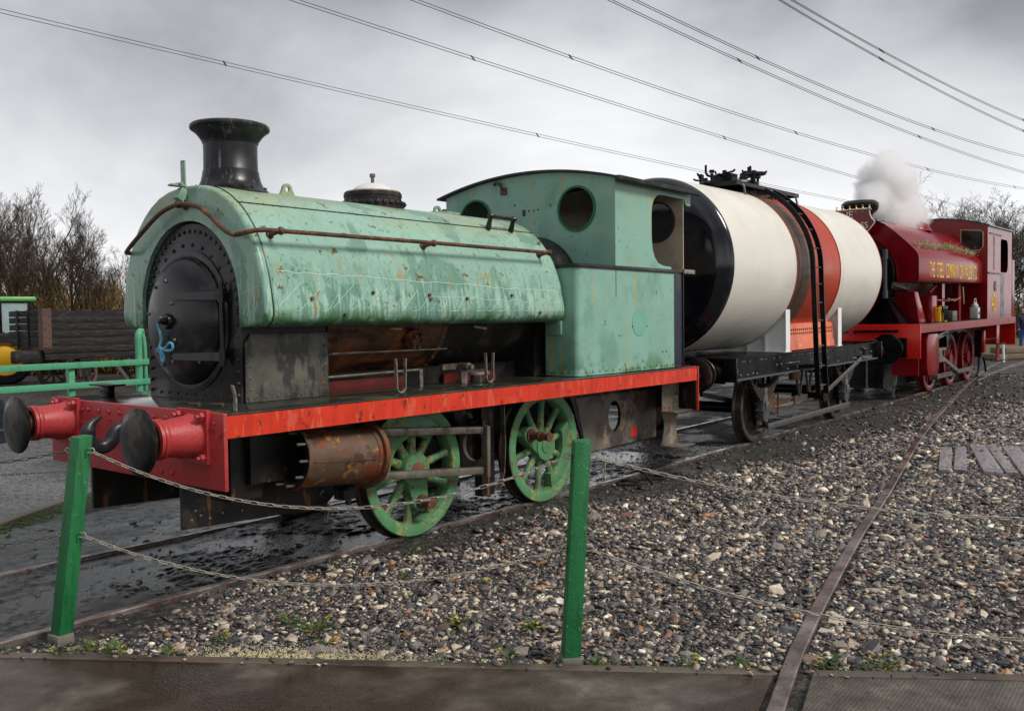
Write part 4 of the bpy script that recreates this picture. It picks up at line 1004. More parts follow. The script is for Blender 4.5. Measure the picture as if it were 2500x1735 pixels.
    for sy in (-1, 1):
        g = G(); g.plate(fr, [circ(5.415, .68, .125, 24, ry=.17)], lambda u, v, t: (u, sy*(.60+t), v), 0, .028); f = g.build('main_frame', 'frame_dark' , LOCO)
        g = G(); g.plate([(4.66, .93), (4.86, .33), (6.335, .35), (6.335, .93)], [circ(5.415, .68, .128, 24, ry=.173)], lambda u, v, t: (u, sy*(.6285+t), v), 0, .004); fp = g.build('frame_plate', 'frame_dirty', LOCO)
        g = G()
        for x in np.arange(5.72, 6.3, .1): g.rivet((x, sy*.6325, .40), (0, sy, 0), .011); g.rivet((x, sy*.6325, .50), (0, sy, 0), .011)
        stuff(g.build('rivets', 'frame_dark', fp))
        g = G()
        for x, z in ((.10, .44), (.17, .46), (.24, .43), (.5, .44), (.13, .50), (.34, .45)): g.rivet((x, sy*.628, z), (0, sy, 0), .012)
        stuff(g.build('rivets', 'steel_worn', f))
    g = G(); g.box(5.76, 5.90, -.636, -.633, .40, .52); g.build('red_patch', 'hazard_red', LOCO)
    g = G(); g.box(.5, 6.0, -.55, .55, .95, 1.04); g.box(1.5, 1.56, -.55, .55, .5, 1.0); g.box(4.6, 4.66, -.55, .55, .4, 1.0); g.box(2.85, 2.9, -.55, .55, .45, 1.0); g.build('stretcher', 'frame_dark', LOCO)
    # step with two treads
    g = G()
    o = [(5.93, 1.04), (5.915, .70), (5.96, .60), (5.97, .50), (5.92, .36), (5.89, .305), (6.33, .29), (6.27, .38), (6.25, .50), (6.26, .60), (6.32, .68), (6.32, 1.04)]
    g.plate(o, [], lambda u, v, t: (u, -.955-.0*v+t, v), 0, .01); st = g.build('step', 'frame_dirty', LOCO, bevel=.002)
    for z, yo in ((.70, .17), (.30, .20)):
        g = G(); g.box(5.92, 6.34, -.957-yo, -.945, z-.008, z+.004); g.build('tread', 'frame_dirty', st, bevel=.003)
    g = G()
    for x in (5.98, 6.08, 6.18, 6.28): g.rivet((x, -.956, .735), (0, -1, 0), .01)
    stuff(g.build('rivets', 'frame_dark', st))
    # brackets on the deck
    def ustrap(x, y):
        g = G(); w = .052; pts = [(-w, .25), (-w+.006, .05)]+[(-w*.92*math.cos(a), .045-.045*math.sin(a)) for a in np.linspace(0, PI, 9)]+[(w-.006, .05), (w, .25)]
        for a, b in zip(pts, pts[1:]): g.bar((x+a[0], y, ZT+.004+a[1]), (x+b[0], y, ZT+.004+b[1]), .028, .008, (0, 1, 0) if False else (1, 0, 0) if abs(a[0]-b[0]) < .004 else (0, 0, 1))
        for sx in (-1, 1): g.bar((x+sx*w, y, ZT+.25), (x+sx*(w+.004), y, ZT+.275), .028, .008, (1, 0, 0))
        return g.build('u_bracket', 'strap_grey', LOCO)
    ustrap(1.80, -.93); ustrap(3.05, -.80)
    g = G(); g.bar((.20, -1.02, ZT), (.20, -1.02, ZT+.09), .03, .01, (1, 0, 0)); g.bar((.20, -1.02, ZT+.09), (.175, -1.03, ZT+.165), .03, .01, (1, 0, 0)); g.build('lamp_iron', 'strap_grey', LOCO)
    g = G(); g.box(.27, .33, .80, .93, ZT, ZT+.09); g.box(.22, .37, .70, 1.0, ZT+.09, ZT+.105); g.build('lamp_iron', 'wagon_black', LOCO, bevel=.004)
    for k, (x, y) in enumerate(((.23, -.42), (.30, -.60))):
        g = G(); g.cyl((0, 0, .012), (.015, -.09, .013), .008, n=8); g.cyl((.013, -.08, .013), (.017, -.10, .013), .016, n=6); o = g.build('loose_bolt', 'rusty_iron'); o.location = (x, y, ZT)
        tag(o, ['rusty bolt lying on the wet deck ahead of the smokebox, farther from the deck edge', 'rusty bolt lying on the wet deck ahead of the smokebox, nearer the deck edge'][k], 'bolt', 'loose bolts on the deck')
mat('hook_iron', s(44, 44, 48), .32, var=.3, vscale=9, metal=.3, bump=.1)
chassis()

def wheels():
    R = .535
    def wheel(x, sy, ang, wt, det, name='wheel'):
        """local axes: wheel plane x-z, outer face towards -y"""
        g = G()
        g.lathe([(.455, .0), (.47, -.006), (.545, -.004), (.552, .004), (.548, .05), (.548, .09), (.575, .105), (.578, .125), (.56, .135), (.455, .135), (.44, .10), (.44, .03), (.455, 0)], (0, -.07, 0), (0, 1, 0), 64, False)
        me = g.mesh('wheel', 'wheel_green', ang=.5)
        me.materials.append(MATS['tyre_steel'])
        for p in me.polygons:
            c = p.center; r = math.hypot(c.x, c.z)
            if c.y > -.062 and r > .5: p.material_index = 1
        w = bpy.data.objects.new(name, me); link(w, LOCO); w.location = (x, sy*.745, R-.0)
        if sy > 0: w.rotation_euler = (0, 0, PI)
        if not det:
            g = G()
            for k in range(10):
                a = 2*PI*k/10; g.bar((0, 0, 0), (.46*math.cos(a), 0, .46*math.sin(a)), .05, .05, (0, 1, 0))
            g.cyl((0, -.09, 0), (0, .08, 0), .13, n=20); g.build('spokes', 'wheel_green', w); return w
        # spokes: one mesh, shared
        g = G(); secs = []
        for r_, a_, b_ in ((.10, .050, .044), (.2, .038, .036), (.34, .031, .031), (.43, .040, .036), (.465, .07, .046)):
            secs.append([(r_, b_*math.sin(t)-.005, a_*math.cos(t)) for t in np.linspace(0, 2*PI, 11)[:-1]])
        g.loft(secs); sm = g.mesh('spoke', 'wheel_green')
        for k in range(10):
            a = 2*PI*(k+.35)/10
            o = bpy.data.objects.new('spoke', sm); link(o, w); o.rotation_euler = (0, -a, 0)
        g = G(); g.lathe([(.148, .06), (.15, -.07), (.142, -.092), (0, -.094)], (0, 0, 0), (0, 1, 0), 36); g.build('hub', 'wheel_green', w, ang=.6)
        g = G(); g.cyl((0, -.09, 0), (0, -.100, 0), .070, n=28); g.cyl((0, -.098, 0), (0, -.104, 0), .012, n=8); g.build('axle_end', 'hub_rust' if det == 1 else 'wheel_green', w)
        # crank boss and pin
        cx, cz = .27*math.cos(ang), .27*math.sin(ang)
        t = Vector((cx, 0, cz)).normalized(); n = Vector((-t.z, 0, t.x))
        o2 = [(t*.0+n*.13), (t*.15+n*.105), (t*.27+n*.085)]+[t*.27+(n*math.cos(a)+t*math.sin(a))*.085 for a in np.linspace(.2, PI-.2, 8)]+[(t*.27-n*.085), (t*.15-n*.105), (t*.0-n*.13)]
        g = G(); g.plate([(p.x, p.z) for p in o2], [], lambda u, v, q: (u, q, v), -.082, .03); g.build('crank_boss', 'wheel_green', w, bevel=.008)
        g = G()
        if det == 1: g.cyl((cx, -.08, cz), (cx, -.125, cz), .058, n=20); g.cyl((cx, -.125, cz), (cx, -.20, cz), .042, n=20); g.cyl((cx, -.2, cz), (cx, -.215, cz), .05, n=20)
        else: g.cyl((cx, -.08, cz), (cx, -.10, cz), .066, n=20); g.cyl((cx, -.10, cz), (cx, -.19, cz), .040, n=20); g.cyl((cx, -.19, cz), (cx, -.21, cz), .052, n=20); g.cyl((cx, -.21, cz), (cx, -.30, cz), .036, n=20); g.cyl((cx, -.30, cz), (cx, -.315, cz), .045, n=20)
        g.build('crank_pin', 'rusty_iron', w)
        # balance weight: segment against the rim
        a0, a1, ri = wt; o = [(.462*math.cos(a), .462*math.sin(a)) for a in np.linspace(a0, a1, 20)]
        am = (a0+a1)/2
        inner = [(ri*math.cos(a), ri*math.sin(a)) for a in np.linspace(a1-.06, a0+.06, 14)]
        g = G(); g.plate(o+inner, [], lambda u, v, q: (u, q, v), -.066, .03); g.build('balance_weight', 'wheel_green', w, bevel=.006)
        return w
    wheel(2.066, -1, math.radians(-80), (math.radians(50), math.radians(192), .285), 1)
    wheel(3.857, -1, math.radians(152), (math.radians(-75), math.radians(28), .31), 2)
    wheel(2.066, 1, 0, 0, 0); wheel(3.857, 1, 0, 0, 0)
    for x in (2.066, 3.857): g = G(); g.cyl((x, -.68, R), (x, .68, R), .08, n=14); g.build('axle', 'frame_dark', LOCO)
mat('hub_rust', s(120, 72, 62), .5, var=.25, vscale=12, bump=.1)
wheels()

def motion():
    y = -.93
    A = Vector((.70, y, .812)); B = Vector((1.42, y, .752)); D = (B-A).normalized()
    g = G(); g.lathe([(.218, 0), (.222, .004), (.222, .035), (.212, .04), (.212, .66), (.222, .665), (.222, .70)], A, D, 48, False); cy = g.build('cylinder', 'cylinder_rust', LOCO)
    g = G(); g.lathe([(.222, .70), (.252, .70), (.256, .705), (.256, .74), (.25, .745), (.10, .745), (.08, .82), (.05, .84), (0, .84)], A, D, 48, False); g.build('rear_cover', 'cylinder_rust', cy)
    g = G(); g.tube([A+D*.04+Vector((0, -.2125, -.01)), A+D*.66+Vector((0, -.2125, -.01))], .004, 5); g.build('seam', 'rusty_iron', cy)
    # open front: bore and studs
    g = G(); g.lathe([(.218, 0), (.17, 0), (.165, .02), (.165, .4), (0, .4)], A, D, 40, False); g.build('bore', 'frame_dark', cy)
    g = G()
    for k in range(10):
        a = 2*PI*k/10; _, u, w = frame(D); p = A+(u*math.cos(a)+w*math.sin(a))*.195; g.cyl(p, p-D*.07, .011, n=8)
    g.build('studs', 'steel_worn', cy)
    g = G(); g.box(.42, 1.38, -.86, -.63, .66, 1.04); g.box(.30, .55, -.80, -.63, .55, 1.0); g.build('steam_chest', 'frame_dark', LOCO)
    # slide bars
    for z0, z1, nm in ((.925, .81, 'slide_bar'), (.58, .452, 'slide_bar')):
        g = G(); g.bar((1.44, y, z0), (2.76, y, z1), .080, .062); b = g.build(nm, 'steel_worn', LOCO, bevel=.008)
        g = G(); g.bar((1.46, y-.04, z0-.024), (1.9, y-.04, z0-.062), .004, .05)
    # motion bracket, plate across the bars with an oval opening
    o = [(-.64, .39), (-.64, .84), (-.70, .92), (-.76, .95), (-.80, .88), (-.99, .84), (-.985, .39)]
    g = G(); g.plate(o, [circ(-.82, .655, .125, 26, ry=.135)], lambda u, v, t: (2.79+t, u, v), 0, .04); mb = g.build('motion_bracket', 'frame_dirty', LOCO, bevel=.005)
    g = G(); g.cyl((2.72, -.84, .87), (2.88, -.84, .87), .028, n=12); g.box(2.78, 2.84, -.94, -.74, .845, .90); g.build('bracket_bolt', 'frame_dark', mb)
    # brake hanger between the wheels
    g = G()
    P = [(3.23, -.80, 1.04), (3.235, -.80, .85), (3.245, -.80, .6), (3.225, -.80, .36), (3.16, -.80, .20)]
    for a, b in zip(P, P[1:]): g.bar(a, b, .012, .045, (0, 1, 0))
    g.build('brake_hanger', 'steel_worn', LOCO)
    g = G(); g.box(3.02, 3.20, -.72, -.63, .15, .98); g.build('hornblock', 'frame_dark', LOCO)
    g = G(); g.box(1.3, 1.42, -.80, -.68, .40, .48); g.cyl((1.36, -.78, .42), (1.36, -.78, .36), .025, n=8); g.build('drain_cock', 'frame_dark', LOCO)
    g = G(); g.bar((.86, -.70, .42), (1.10, -.83, .385), .025, .025); g.cyl((1.10, -.80, .385), (1.10, -.87, .385), .03, n=12); g.bar((1.10, -.845, .385), (1.08, -.845, .28), .012, .035, (0, 1, 0)); g.build('drain_lever', 'steel_worn', LOCO)
    # reversing rod stuff between wheels so the middle does not read empty
    g = G(); g.box(1.5, 4.5, -.45, .45, .40, .47); g.cyl((2.6, -.5, .6), (2.6, .5, .6), .12, n=16); g.cyl((1.5, -.3, .7), (3.6, -.3, .55), .05, n=10); g.cyl((1.5, .3, .7), (3.6, .3, .55), .05, n=10); g.build('inside_motion', 'frame_dark', LOCO)
motion()
# ------------------------------------------------------------------ tank wagon
SL = -math.atan(.0112)
WAG = thing('tank_wagon', 'tank wagon with cream barrel, orange middle band and black end', 'wagon', (7.77, 0, zg(7.77)), (0, SL, 0))
def tank_wagon():
    R, ZC = 1.172, 2.438
    def drum(name, m, a, b, r=R, n=96):
        g = G(); g.lathe([(r, 0), (r, b-a)], (a, 0, ZC), (1, 0, 0), n, False); return g.build(name, m, WAG)
    drum('barrel_shell', 'tank_white', -.375, 1.63); drum('barrel_shell', 'tank_white', 3.41, 5.42)
    drum('barrel_band', 'tank_orange', 1.632, 3.408, R-.004)
    for x in (1.625, 3.395, 5.42):
        g = G(); g.lathe([(R+.001, 0), (R+.005, .003), (R+.005, .013), (R+.001, .016)], (x, 0, ZC), (1, 0, 0), 96, False); g.build('band_line', 'red_line', WAG)
    for sx, x in ((-1, -.377), (1, 5.44)):
        prof = [(R, 0), (R-.004, .02), (R-.025, .055), (R-.065, .085), (R-.13, .105)]+[((R-.13)*math.cos(t), .105+.09*math.sin(t)) for t in np.linspace(.15, PI/2, 10)]
        prof[-1] = (0, prof[-1][1])
        g = G(); g.lathe(prof, (x, 0, ZC), (sx, 0, 0), 96, False); g.build('barrel_end', 'tank_black', WAG, ang=.9)
    # underframe
    for sy in (-1, 1):
        g = G(); g.box(-.29, 5.44, sy*1.05-.006, sy*1.05+.006, .945, 1.222)
        g.box(-.29, 5.44, min(sy*1.0565, sy*1.10), max(sy*1.0565, sy*1.10), 1.216, 1.229)
        sb = g.build('solebar', 'wagon_black', WAG)
        g = G(); g.box(-.29, 5.44, min(sy*1.0565, sy*1.11), max(sy*1.0565, sy*1.11), .936, .956); g.build('flange', 'wagon_grey', sb)
        g = G(); r = random.Random(5)
        x = -.2
        while x < 5.35:
            if r.random() < .75: g.rivet((x, sy*1.056, r.choice([1.18, 1.17, 1.07, 1.0, .99])), (0, sy, 0), .016)
            x += r.choice([.06, .06, .06, .1, .22])
        for x in np.arange(-.2, 5.4, .12): g.rivet((x, sy*1.101, .948), (0, sy, .2), .012)
        for x in np.arange(2.3, 3.2, .055): g.rivet((x, sy*1.056, 1.17), (0, sy, 0), .012)
        for x in np.arange(1.55, 2.0, .055): g.rivet((x, sy*1.056, 1.07), (0, sy, 0), .012)
        stuff(g.build('rivets', 'rivet_shine', sb))
    g = G(); g.lathe([(.06, 0), (.06, .008), (.0, .008)], (-.13, -1.056, 1.06), (0, -1, 0), 20); g.build('works_plate', 'wagon_grey', WAG)
    for x in (-.33, 5.44):
        g = G(); g.box(x, x+.035, -1.16, 1.16, .93, 1.235); g.build('headstock', 'wagon_black', WAG, bevel=.004)
    g = G(); g.box(-.29, 5.44, -.5, -.45, .95, 1.2); g.box(-.29, 5.44, .45, .5, .95, 1.2)
    for x in (.6, 1.6, 2.6, 3.6, 4.6): g.box(x, x+.06, -1.03, 1.03, .95, 1.2)
    g.box(-.2, 5.4, -.9, .9, 1.20, 1.215); g.build('underframe', 'wagon_black', WAG)
    # buffers
    def buf(x, y, sx):
        g = G(); g.box(-.025, 0, -.15, .15, -.14, .14); g.lathe([(.12, .02), (.10, .08), (.095, .22), (.105, .225), (.105, .25), (.07, .252)], (0, 0, 0), (-1, 0, 0), 24)
        o = g.build('buffer', 'wagon_black', WAG, ang=.5); o.location = (x, y, 1.05); o.rotation_euler = (0, 0, 0 if sx < 0 else PI)
        g = G(); g.cyl((-.2, 0, 0), (-.37, 0, 0), .05, n=16); g.lathe([(.05, -.03), (.10, -.022), (.195, -.015), (.205, -.004), (.20, .006), (.10, .018), (0, .02)], (-.38, 0, 0), (-1, 0, 0), 36); g.build('head', 'wagon_buffer', o, ang=.7)
    for y in (-.864, .864): buf(-.33, y, -1); buf(5.475, y, 1)
    # wheels, axleguards, springs
    for x in (.98, 4.20):
        for sy in (-1, 1):
            g = G(); g.lathe([(.07, -.01), (.11, -.012), (.13, .02), (.22, .045), (.36, .04), (.385, .0), (.40, -.006), (.455, -.006), (.46, .0), (.46, .09), (.482, .105), (.482, .128), (.40, .132), (.38, .09)], (0, -.07, 0), (0, 1, 0), 56, False)
            w = g.build('wheel', 'wagon_wheel', WAG, ang=.5); w.location = (x, sy*.745, .46); w.rotation_euler = (0, 0, 0 if sy < 0 else PI)
            if sy > 0: continue
            Y = -.93
            # axlebox
            g = G(); o = [(-.105, -.15), (-.105, .02), (-.075, .10), (-.06, .20), (.06, .20), (.075, .10), (.105, .02), (.105, -.15)]
            g.plate(o, [], lambda u, v, t: (x+u, Y+t, .46+v), -.06, .09); ab = g.build('axlebox', 'wagon_grey', WAG, bevel=.014)
            g = G(); g.box(x-.125, x+.125, Y-.075, Y+.06, .435, .455); g.box(x-.04, x+.04, Y-.062, Y+.0, .28, .32); g.plate([(-.075, -.02), (.075, -.02), (.06, .10), (-.06, .10)], [], lambda u, v, t: (x+u, Y-.062+t, .47+v), -.02, 0); g.build('cover', 'wagon_grey', ab, bevel=.008)
            # W-iron guard
            g = G()
            for sx in (-1, 1): g.box(x+sx*.135-.02, x+sx*.135+.02, Y+.03, Y+.06, .22, .95); g.bar((x+sx*.14, Y+.05, .25), (x+sx*.34, Y+.05, .94), .012, .06, (0, 1, 0))
            g.box(x-.20, x+.20, Y+.03, Y+.05, .19, .235); wi = g.build('axle_guard', 'wagon_black', WAG)
            g = G()
            for sx in (-1, 1):
                for z in np.arange(.28, .9, .09): g.rivet((x+sx*.135, Y+.03, z), (0, -1, 0), .012)
            stuff(g.build('rivets', 'rivet_shine', wi))
            # leaf spring
            sp = bpy.data.objects.new('leaf_spring', None); link(sp, WAG)
            for k in range(6):
                hl = .53*(1-.13*k); g = G(); secs = []
                for t in np.linspace(-1, 1, 13):
                    xx = x+hl*t; zz = .70+.215*(hl*t/.53)**2-.028*k+.02
                    secs.append([(xx, Y-.045, zz), (xx, Y+.045, zz), (xx, Y+.045, zz+.019), (xx, Y-.045, zz+.019)])
                g.loft(secs); g.f += [(0, 1, 2, 3), (48, 49, 50, 51)]; g.build('leaf', 'spring_steel', sp, ang=.4)
            g = G(); g.box(x-.045, x+.045, Y-.055, Y+.055, .56, .76); g.build('buckle', 'wagon_grey', sp, bevel=.006)
            for sx in (-1, 1):
                g = G(); g.box(x+sx*.54-.03, x+sx*.54+.03, Y-.05, Y+.05, .90, .97); g.cyl((x+sx*.54, Y-.08, .925), (x+sx*.54, Y+.06, .925), .028, n=10); g.build('shackle', 'wagon_grey', sp)
    for x in (.98, 4.2): g = G(); g.cyl((x, -.7, .46), (x, .7, .46), .075, n=12); g.build('axle', 'wagon_black', WAG)
    # tie bar, brake lever with guard, brake rigging
    g = G(); g.bar((1.10, -.955, .205), (4.42, -.955, .225), .016, .085); g.build('tie_bar', 'wagon_grey', WAG, bevel=.003)
    g = G(); g.bar((2.86, -1.07, .50), (4.60, -1.09, .98), .02, .075, (0, 0, 1)); lv = g.build('brake_lever', 'wagon_grey', WAG, bevel=.004)
    g = G(); g.cyl((2.86, -1.10, .50), (2.86, -.6, .50), .05, n=16); g.cyl((2.86, -1.12, .50), (2.86, -1.05, .50), .09, n=18); g.build('brake_shaft', 'wagon_black', lv)
    g = G(); g.tube([(4.72, -1.08, 1.14), (4.86, -1.08, 1.13), (4.90, -1.08, 1.10), (4.90, -1.08, .42)], .016, 8); g.bar((4.80, -1.08, 1.0), (4.80, -1.08, .42), .02, .03); g.bar((4.62, -1.09, 1.0), (5.12, -1.09, .985), .03, .05); g.box(4.78, 4.94, -1.1, -1.06, .40, .43); g.build('lever_guard', 'wagon_grey', WAG)
    g = G()
    for a, b in (((2.35, .93), (2.5, .5)), ((2.65, .93), (2.5, .5)), ((2.75, .93), (2.88, .5)), ((3.02, .93), (2.88, .5))): g.bar((a[0], -.85, a[1]), (b[0], -.85, b[1]), .015, .035, (0, 1, 0))
    g.box(2.3, 3.0, -.86, -.84, .42, .52); g.build('v_hanger', 'wagon_grey', WAG)
    g = G(); g.box(1.5, 1.72, -.80, -.72, .36, .62); g.box(3.45, 3.68, -.80, -.72, .36, .62); g.bar((1.6, -.78, .45), (2.86, -.78, .5), .03, .05); g.bar((3.6, -.78, .5), (2.86, -.78, .5), .03, .05); g.tube([(1.75, -.8, .62), (1.82, -.8, .6), (1.82, -.8, .3)], .014, 6); g.build('brake_blocks', 'rusty_iron', WAG)
    g = G(); g.box(1.95, 2.25, -.98, -.90, .80, .93); g.build('brake_cylinder', 'rusty_iron', WAG, bevel=.02)
    for y in (-.6, .4): g = G(); g.bar((-.2, y, .75), (.9, y, .55), .04, .06); g.build('brake_rod', 'frame_dark', WAG)
    # cradles
    for x in (1.68, 3.80):
        def cr(y): return ZC-math.sqrt(max(0, (R+.012)**2-y*y))
        ys = np.linspace(-1.0, 1.0, 31)
        o = [(-1.0, 1.225), (-1.0, cr(-1.0)+.02)]+[(y, cr(y)) for y in ys]+[(1.0, cr(1.0)+.02), (1.0, 1.225)]
        g = G(); g.plate(o, [], lambda u, v, t: (x+t, u, v), 0, .012); c = g.build('cradle', 'saddle_white', WAG)
        g = G()
        for sy in (-1, 1):
            g.box(x-.07, x+.08, min(sy*1.001, sy*1.013), max(sy*1.001, sy*1.013), 1.225, cr(-1.0)+.03)
            for y in (.42, .70): g.box(x-.075, x-.001, sy*y-.014, sy*y+.014, 1.232, cr(y)-.004); 
        g.box(x-.10, x+.12, -1.02, 1.02, 1.2235, 1.2315); g.build('flange', 'saddle_white', c)
        g = G(); pr = [[(x-.07, y, cr(y)-.003), (x+.08, y, cr(y)-.003), (x+.08, y, cr(y)+.005), (x-.07, y, cr(y)+.005)] for y in ys]; g.loft(pr); g.build('flange', 'saddle_white', c)
        g = G()
        for y in (-.9, -.8, -.6, -.5, -.3): g.rivet((x-.05, y, 1.232), (0, 0, 1), .014)
        stuff(g.build('rivets', 'saddle_white', c))
    # salmon valance box between the cradles
    o = [(1.79, 1.235), (1.79, 1.30), (1.84, 1.36), (1.84, 1.40), (1.79, 1.46), (1.79, 1.60), (3.73, 1.60), (3.73, 1.46), (3.68, 1.40), (3.68, 1.36), (3.73, 1.30), (3.73, 1.235)]
    g = G(); g.plate(o, [], lambda u, v, t: (u, -.92-.10*(1.6-v)+t, v), 0, .012); vb = g.build('valance_panel', 'salmon', WAG)
    g = G()
    for k in range(24):
        for z in (1.53, 1.475): 
            x0 = 1.84+k*.078; g.bar((x0, -.925-.10*(1.6-z), z-.014), (x0+.02, -.924-.10*(1.6-z), z+.014), .006, .016, (0, 1, 0))
    stuff(g.build('vent_slots', 'maroon_dark', vb))
    g = G(); g.box(1.79, 3.73, -.90, -.80, 1.60, 1.625); g.build('ledge', 'salmon', vb)
    # ladder
    xs = (1.93, 2.24); RL = 1.29
    path = [(-1.36, .60), (-1.33, 1.3), (-1.305, 2.0)]+[(-RL*math.cos(a), ZC+RL*math.sin(a)) for a in np.linspace(.0, 1.12, 12)]
    ld = bpy.data.objects.new('ladder', None); link(ld, WAG)
    for x in xs:
        g = G(); secs = []
        for i, (y, z) in enumerate(path):
            a = Vector(path[max(i-1, 0)]); b = Vector(path[min(i+1, len(path)-1)]); t = (b-a).normalized(); n = Vector((t.y, -t.x))
            secs.append([(x+e*.011, y+n.x*f*.036, z+n.y*f*.036) for e, f in ((-1, -1), (1, -1), (1, 1), (-1, 1))])
        g.loft(secs); g.f += [(0, 1, 2, 3), tuple(len(g.v)-k for k in (1, 2, 3, 4))]; g.build('stringer', 'wagon_black', ld)
    P = [Vector((0, y, z)) for y, z in smooth_path([(a, b, 0) for a, b in path], 8) for y, z in [(0, 0)]] if False else None
    pts = [Vector((v.x, v.y)) for v in smooth_path([(a, b, 0) for a, b in path], 8)]
    d = 0; nxt = .12
    for a, b in zip(pts, pts[1:]):
        d += (b-a).length
        if d >= nxt:
            nxt += .285; g = G(); g.cyl((xs[0], b.x, b.y), (xs[1], b.x, b.y), .011, n=8); g.build('rung', 'wagon_grey', ld)
    g = G()
    for x in xs: g.bar((x, -1.30, 1.0), (x, -1.06, 1.0), .02, .04)
    g.box(xs[0]-.02, xs[1]+.02, -1.13, -1.06, .93, .965); g.build('bracket', 'wagon_black', ld)
    # catwalk and manlid fittings
    cw = bpy.data.objects.new('catwalk', None); link(cw, WAG)
    g = G()
    for k in range(6): g.box(1.20, 3.50, -.45+k*.125, -.45+k*.125+.10, 3.665, 3.685)
    g.box(1.20, 3.50, -.46, -.445, 3.64, 3.69); g.box(1.195, 1.215, -.46, .30, 3.63, 3.69); g.box(3.485, 3.505, -.46, .30, 3.63, 3.69); g.build('walkway', 'wagon_black', cw)
    for x in (1.42, 2.4, 3.35):
        g = G(); g.tube([(x, -.44, 3.65), (x+.02, -.46, 3.64), (x+.02, -.50, 3.44), (x+.05, -.58, 3.40)], .018, 8); g.build('support', 'wagon_grey', cw)
        g = G(); g.tube([(x, .30, 3.65), (x, .33, 3.52)], .018, 8); g.build('support', 'wagon_grey', cw)
    ml = bpy.data.objects.new('manlid', None); link(ml, WAG)
    g = G(); g.lathe([(.40, 0), (.40, .16), (.43, .165), (.44, .19), (.43, .215), (.36, .235), (.20, .255), (0, .26)], (2.1, .08, 3.56), (0, 0, 1), 40); g.box(1.60, 1.80, -.20, .10, 3.70, 3.86); g.build('lid', 'wagon_black', ml)
    for k in range(6):
        a = 2*PI*k/6+.3; x, y = 2.1+.46*math.cos(a), .08+.46*math.sin(a)
        g = G(); g.cyl((x, y, 3.66), (x, y, 3.90), .022, n=8); g.cyl((x, y, 3.86), (x, y, 3.92), .035, n=8); c, s_ = math.cos(a+1), math.sin(a+1)
        g.tube([(x-.18*c, y-.18*s_, 3.93), (x-.16*c, y-.16*s_, 3.86), (x, y, 3.875), (x+.16*c, y+.16*s_, 3.885), (x+.2*c, y+.2*s_, 3.905)], .016, 6); g.build('clamp', 'wagon_black', ml)
    # outlet pipe, handwheel, upright handles
    vv = bpy.data.objects.new('valve_gear', None); link(vv, WAG)
    g = G(); g.cyl((2.78, .0, 3.56), (2.78, .0, 3.98), .045, n=12); g.lathe([(.05, 0), (.14, .02), (.145, .05), (.05, .06)], (2.78, 0, 3.55), (0, 0, 1), 20); g.build('valve_body', 'wagon_black', vv)
    g = G(); g.tube([(2.78+.19*math.cos(a), .19*math.sin(a), 3.985) for a in np.linspace(0, 2*PI, 25)[:-1]], .02, 6, True)
    for a in (0, PI/2, PI, 1.5*PI): g.bar((2.78, 0, 3.985), (2.78+.19*math.cos(a), .19*math.sin(a), 3.985), .02, .02)
    g.build('handwheel', 'wagon_black', vv)
    g = G(); g.tube([(1.02, .0, 3.60), (1.02, 0, 3.655), (1.08, 0, 3.69), (1.36, .0, 3.70)], .026, 8); g.cyl((1.36, 0, 3.56), (1.36, 0, 3.85), .025, n=8); g.cyl((1.36, 0, 3.86), (1.36, 0, 3.90), .04, n=8); g.tube([(1.17, 0, 3.95), (1.17, 0, 3.84), (1.22, 0, 3.805), (1.40, 0, 3.80), (1.60, 0, 3.865)], .018, 8); g.build('vent_handle', 'wagon_black', vv)
    g = G(); g.tube([(2.30, 0, 3.86), (2.34, 0, 3.91), (2.55, 0, 3.90), (2.66, 0, 3.93), (2.68, 0, 4.10)], .02, 8); g.cyl((2.76, .05, 3.98), (2.76, .05, 4.10), .035, n=10); g.cyl((2.48, 0, 3.6), (2.48, 0, 3.98), .028, n=10); g.cyl((2.48, 0, 3.96), (2.48, 0, 4.0), .045, n=10); g.build('valve_lever', 'wagon_black', vv)
mat('red_line', s(196, 62, 44), .4); mat('rivet_shine', s(150, 150, 150), .2, var=.1, metal=.7); mat('wagon_buffer', s(66, 50, 42), .4, var=.3, vscale=8, metal=.3)
mat('wagon_wheel', s(62, 54, 48), .5, var=.3, vscale=6, metal=.3, layers=(dict(col=s(104, 92, 80), s=6, d=6, lo=.55, hi=.7, amt=.5),))
mat('spring_steel', s(72, 62, 52), .4, var=.2, vscale=9, metal=.4)
tank_wagon()

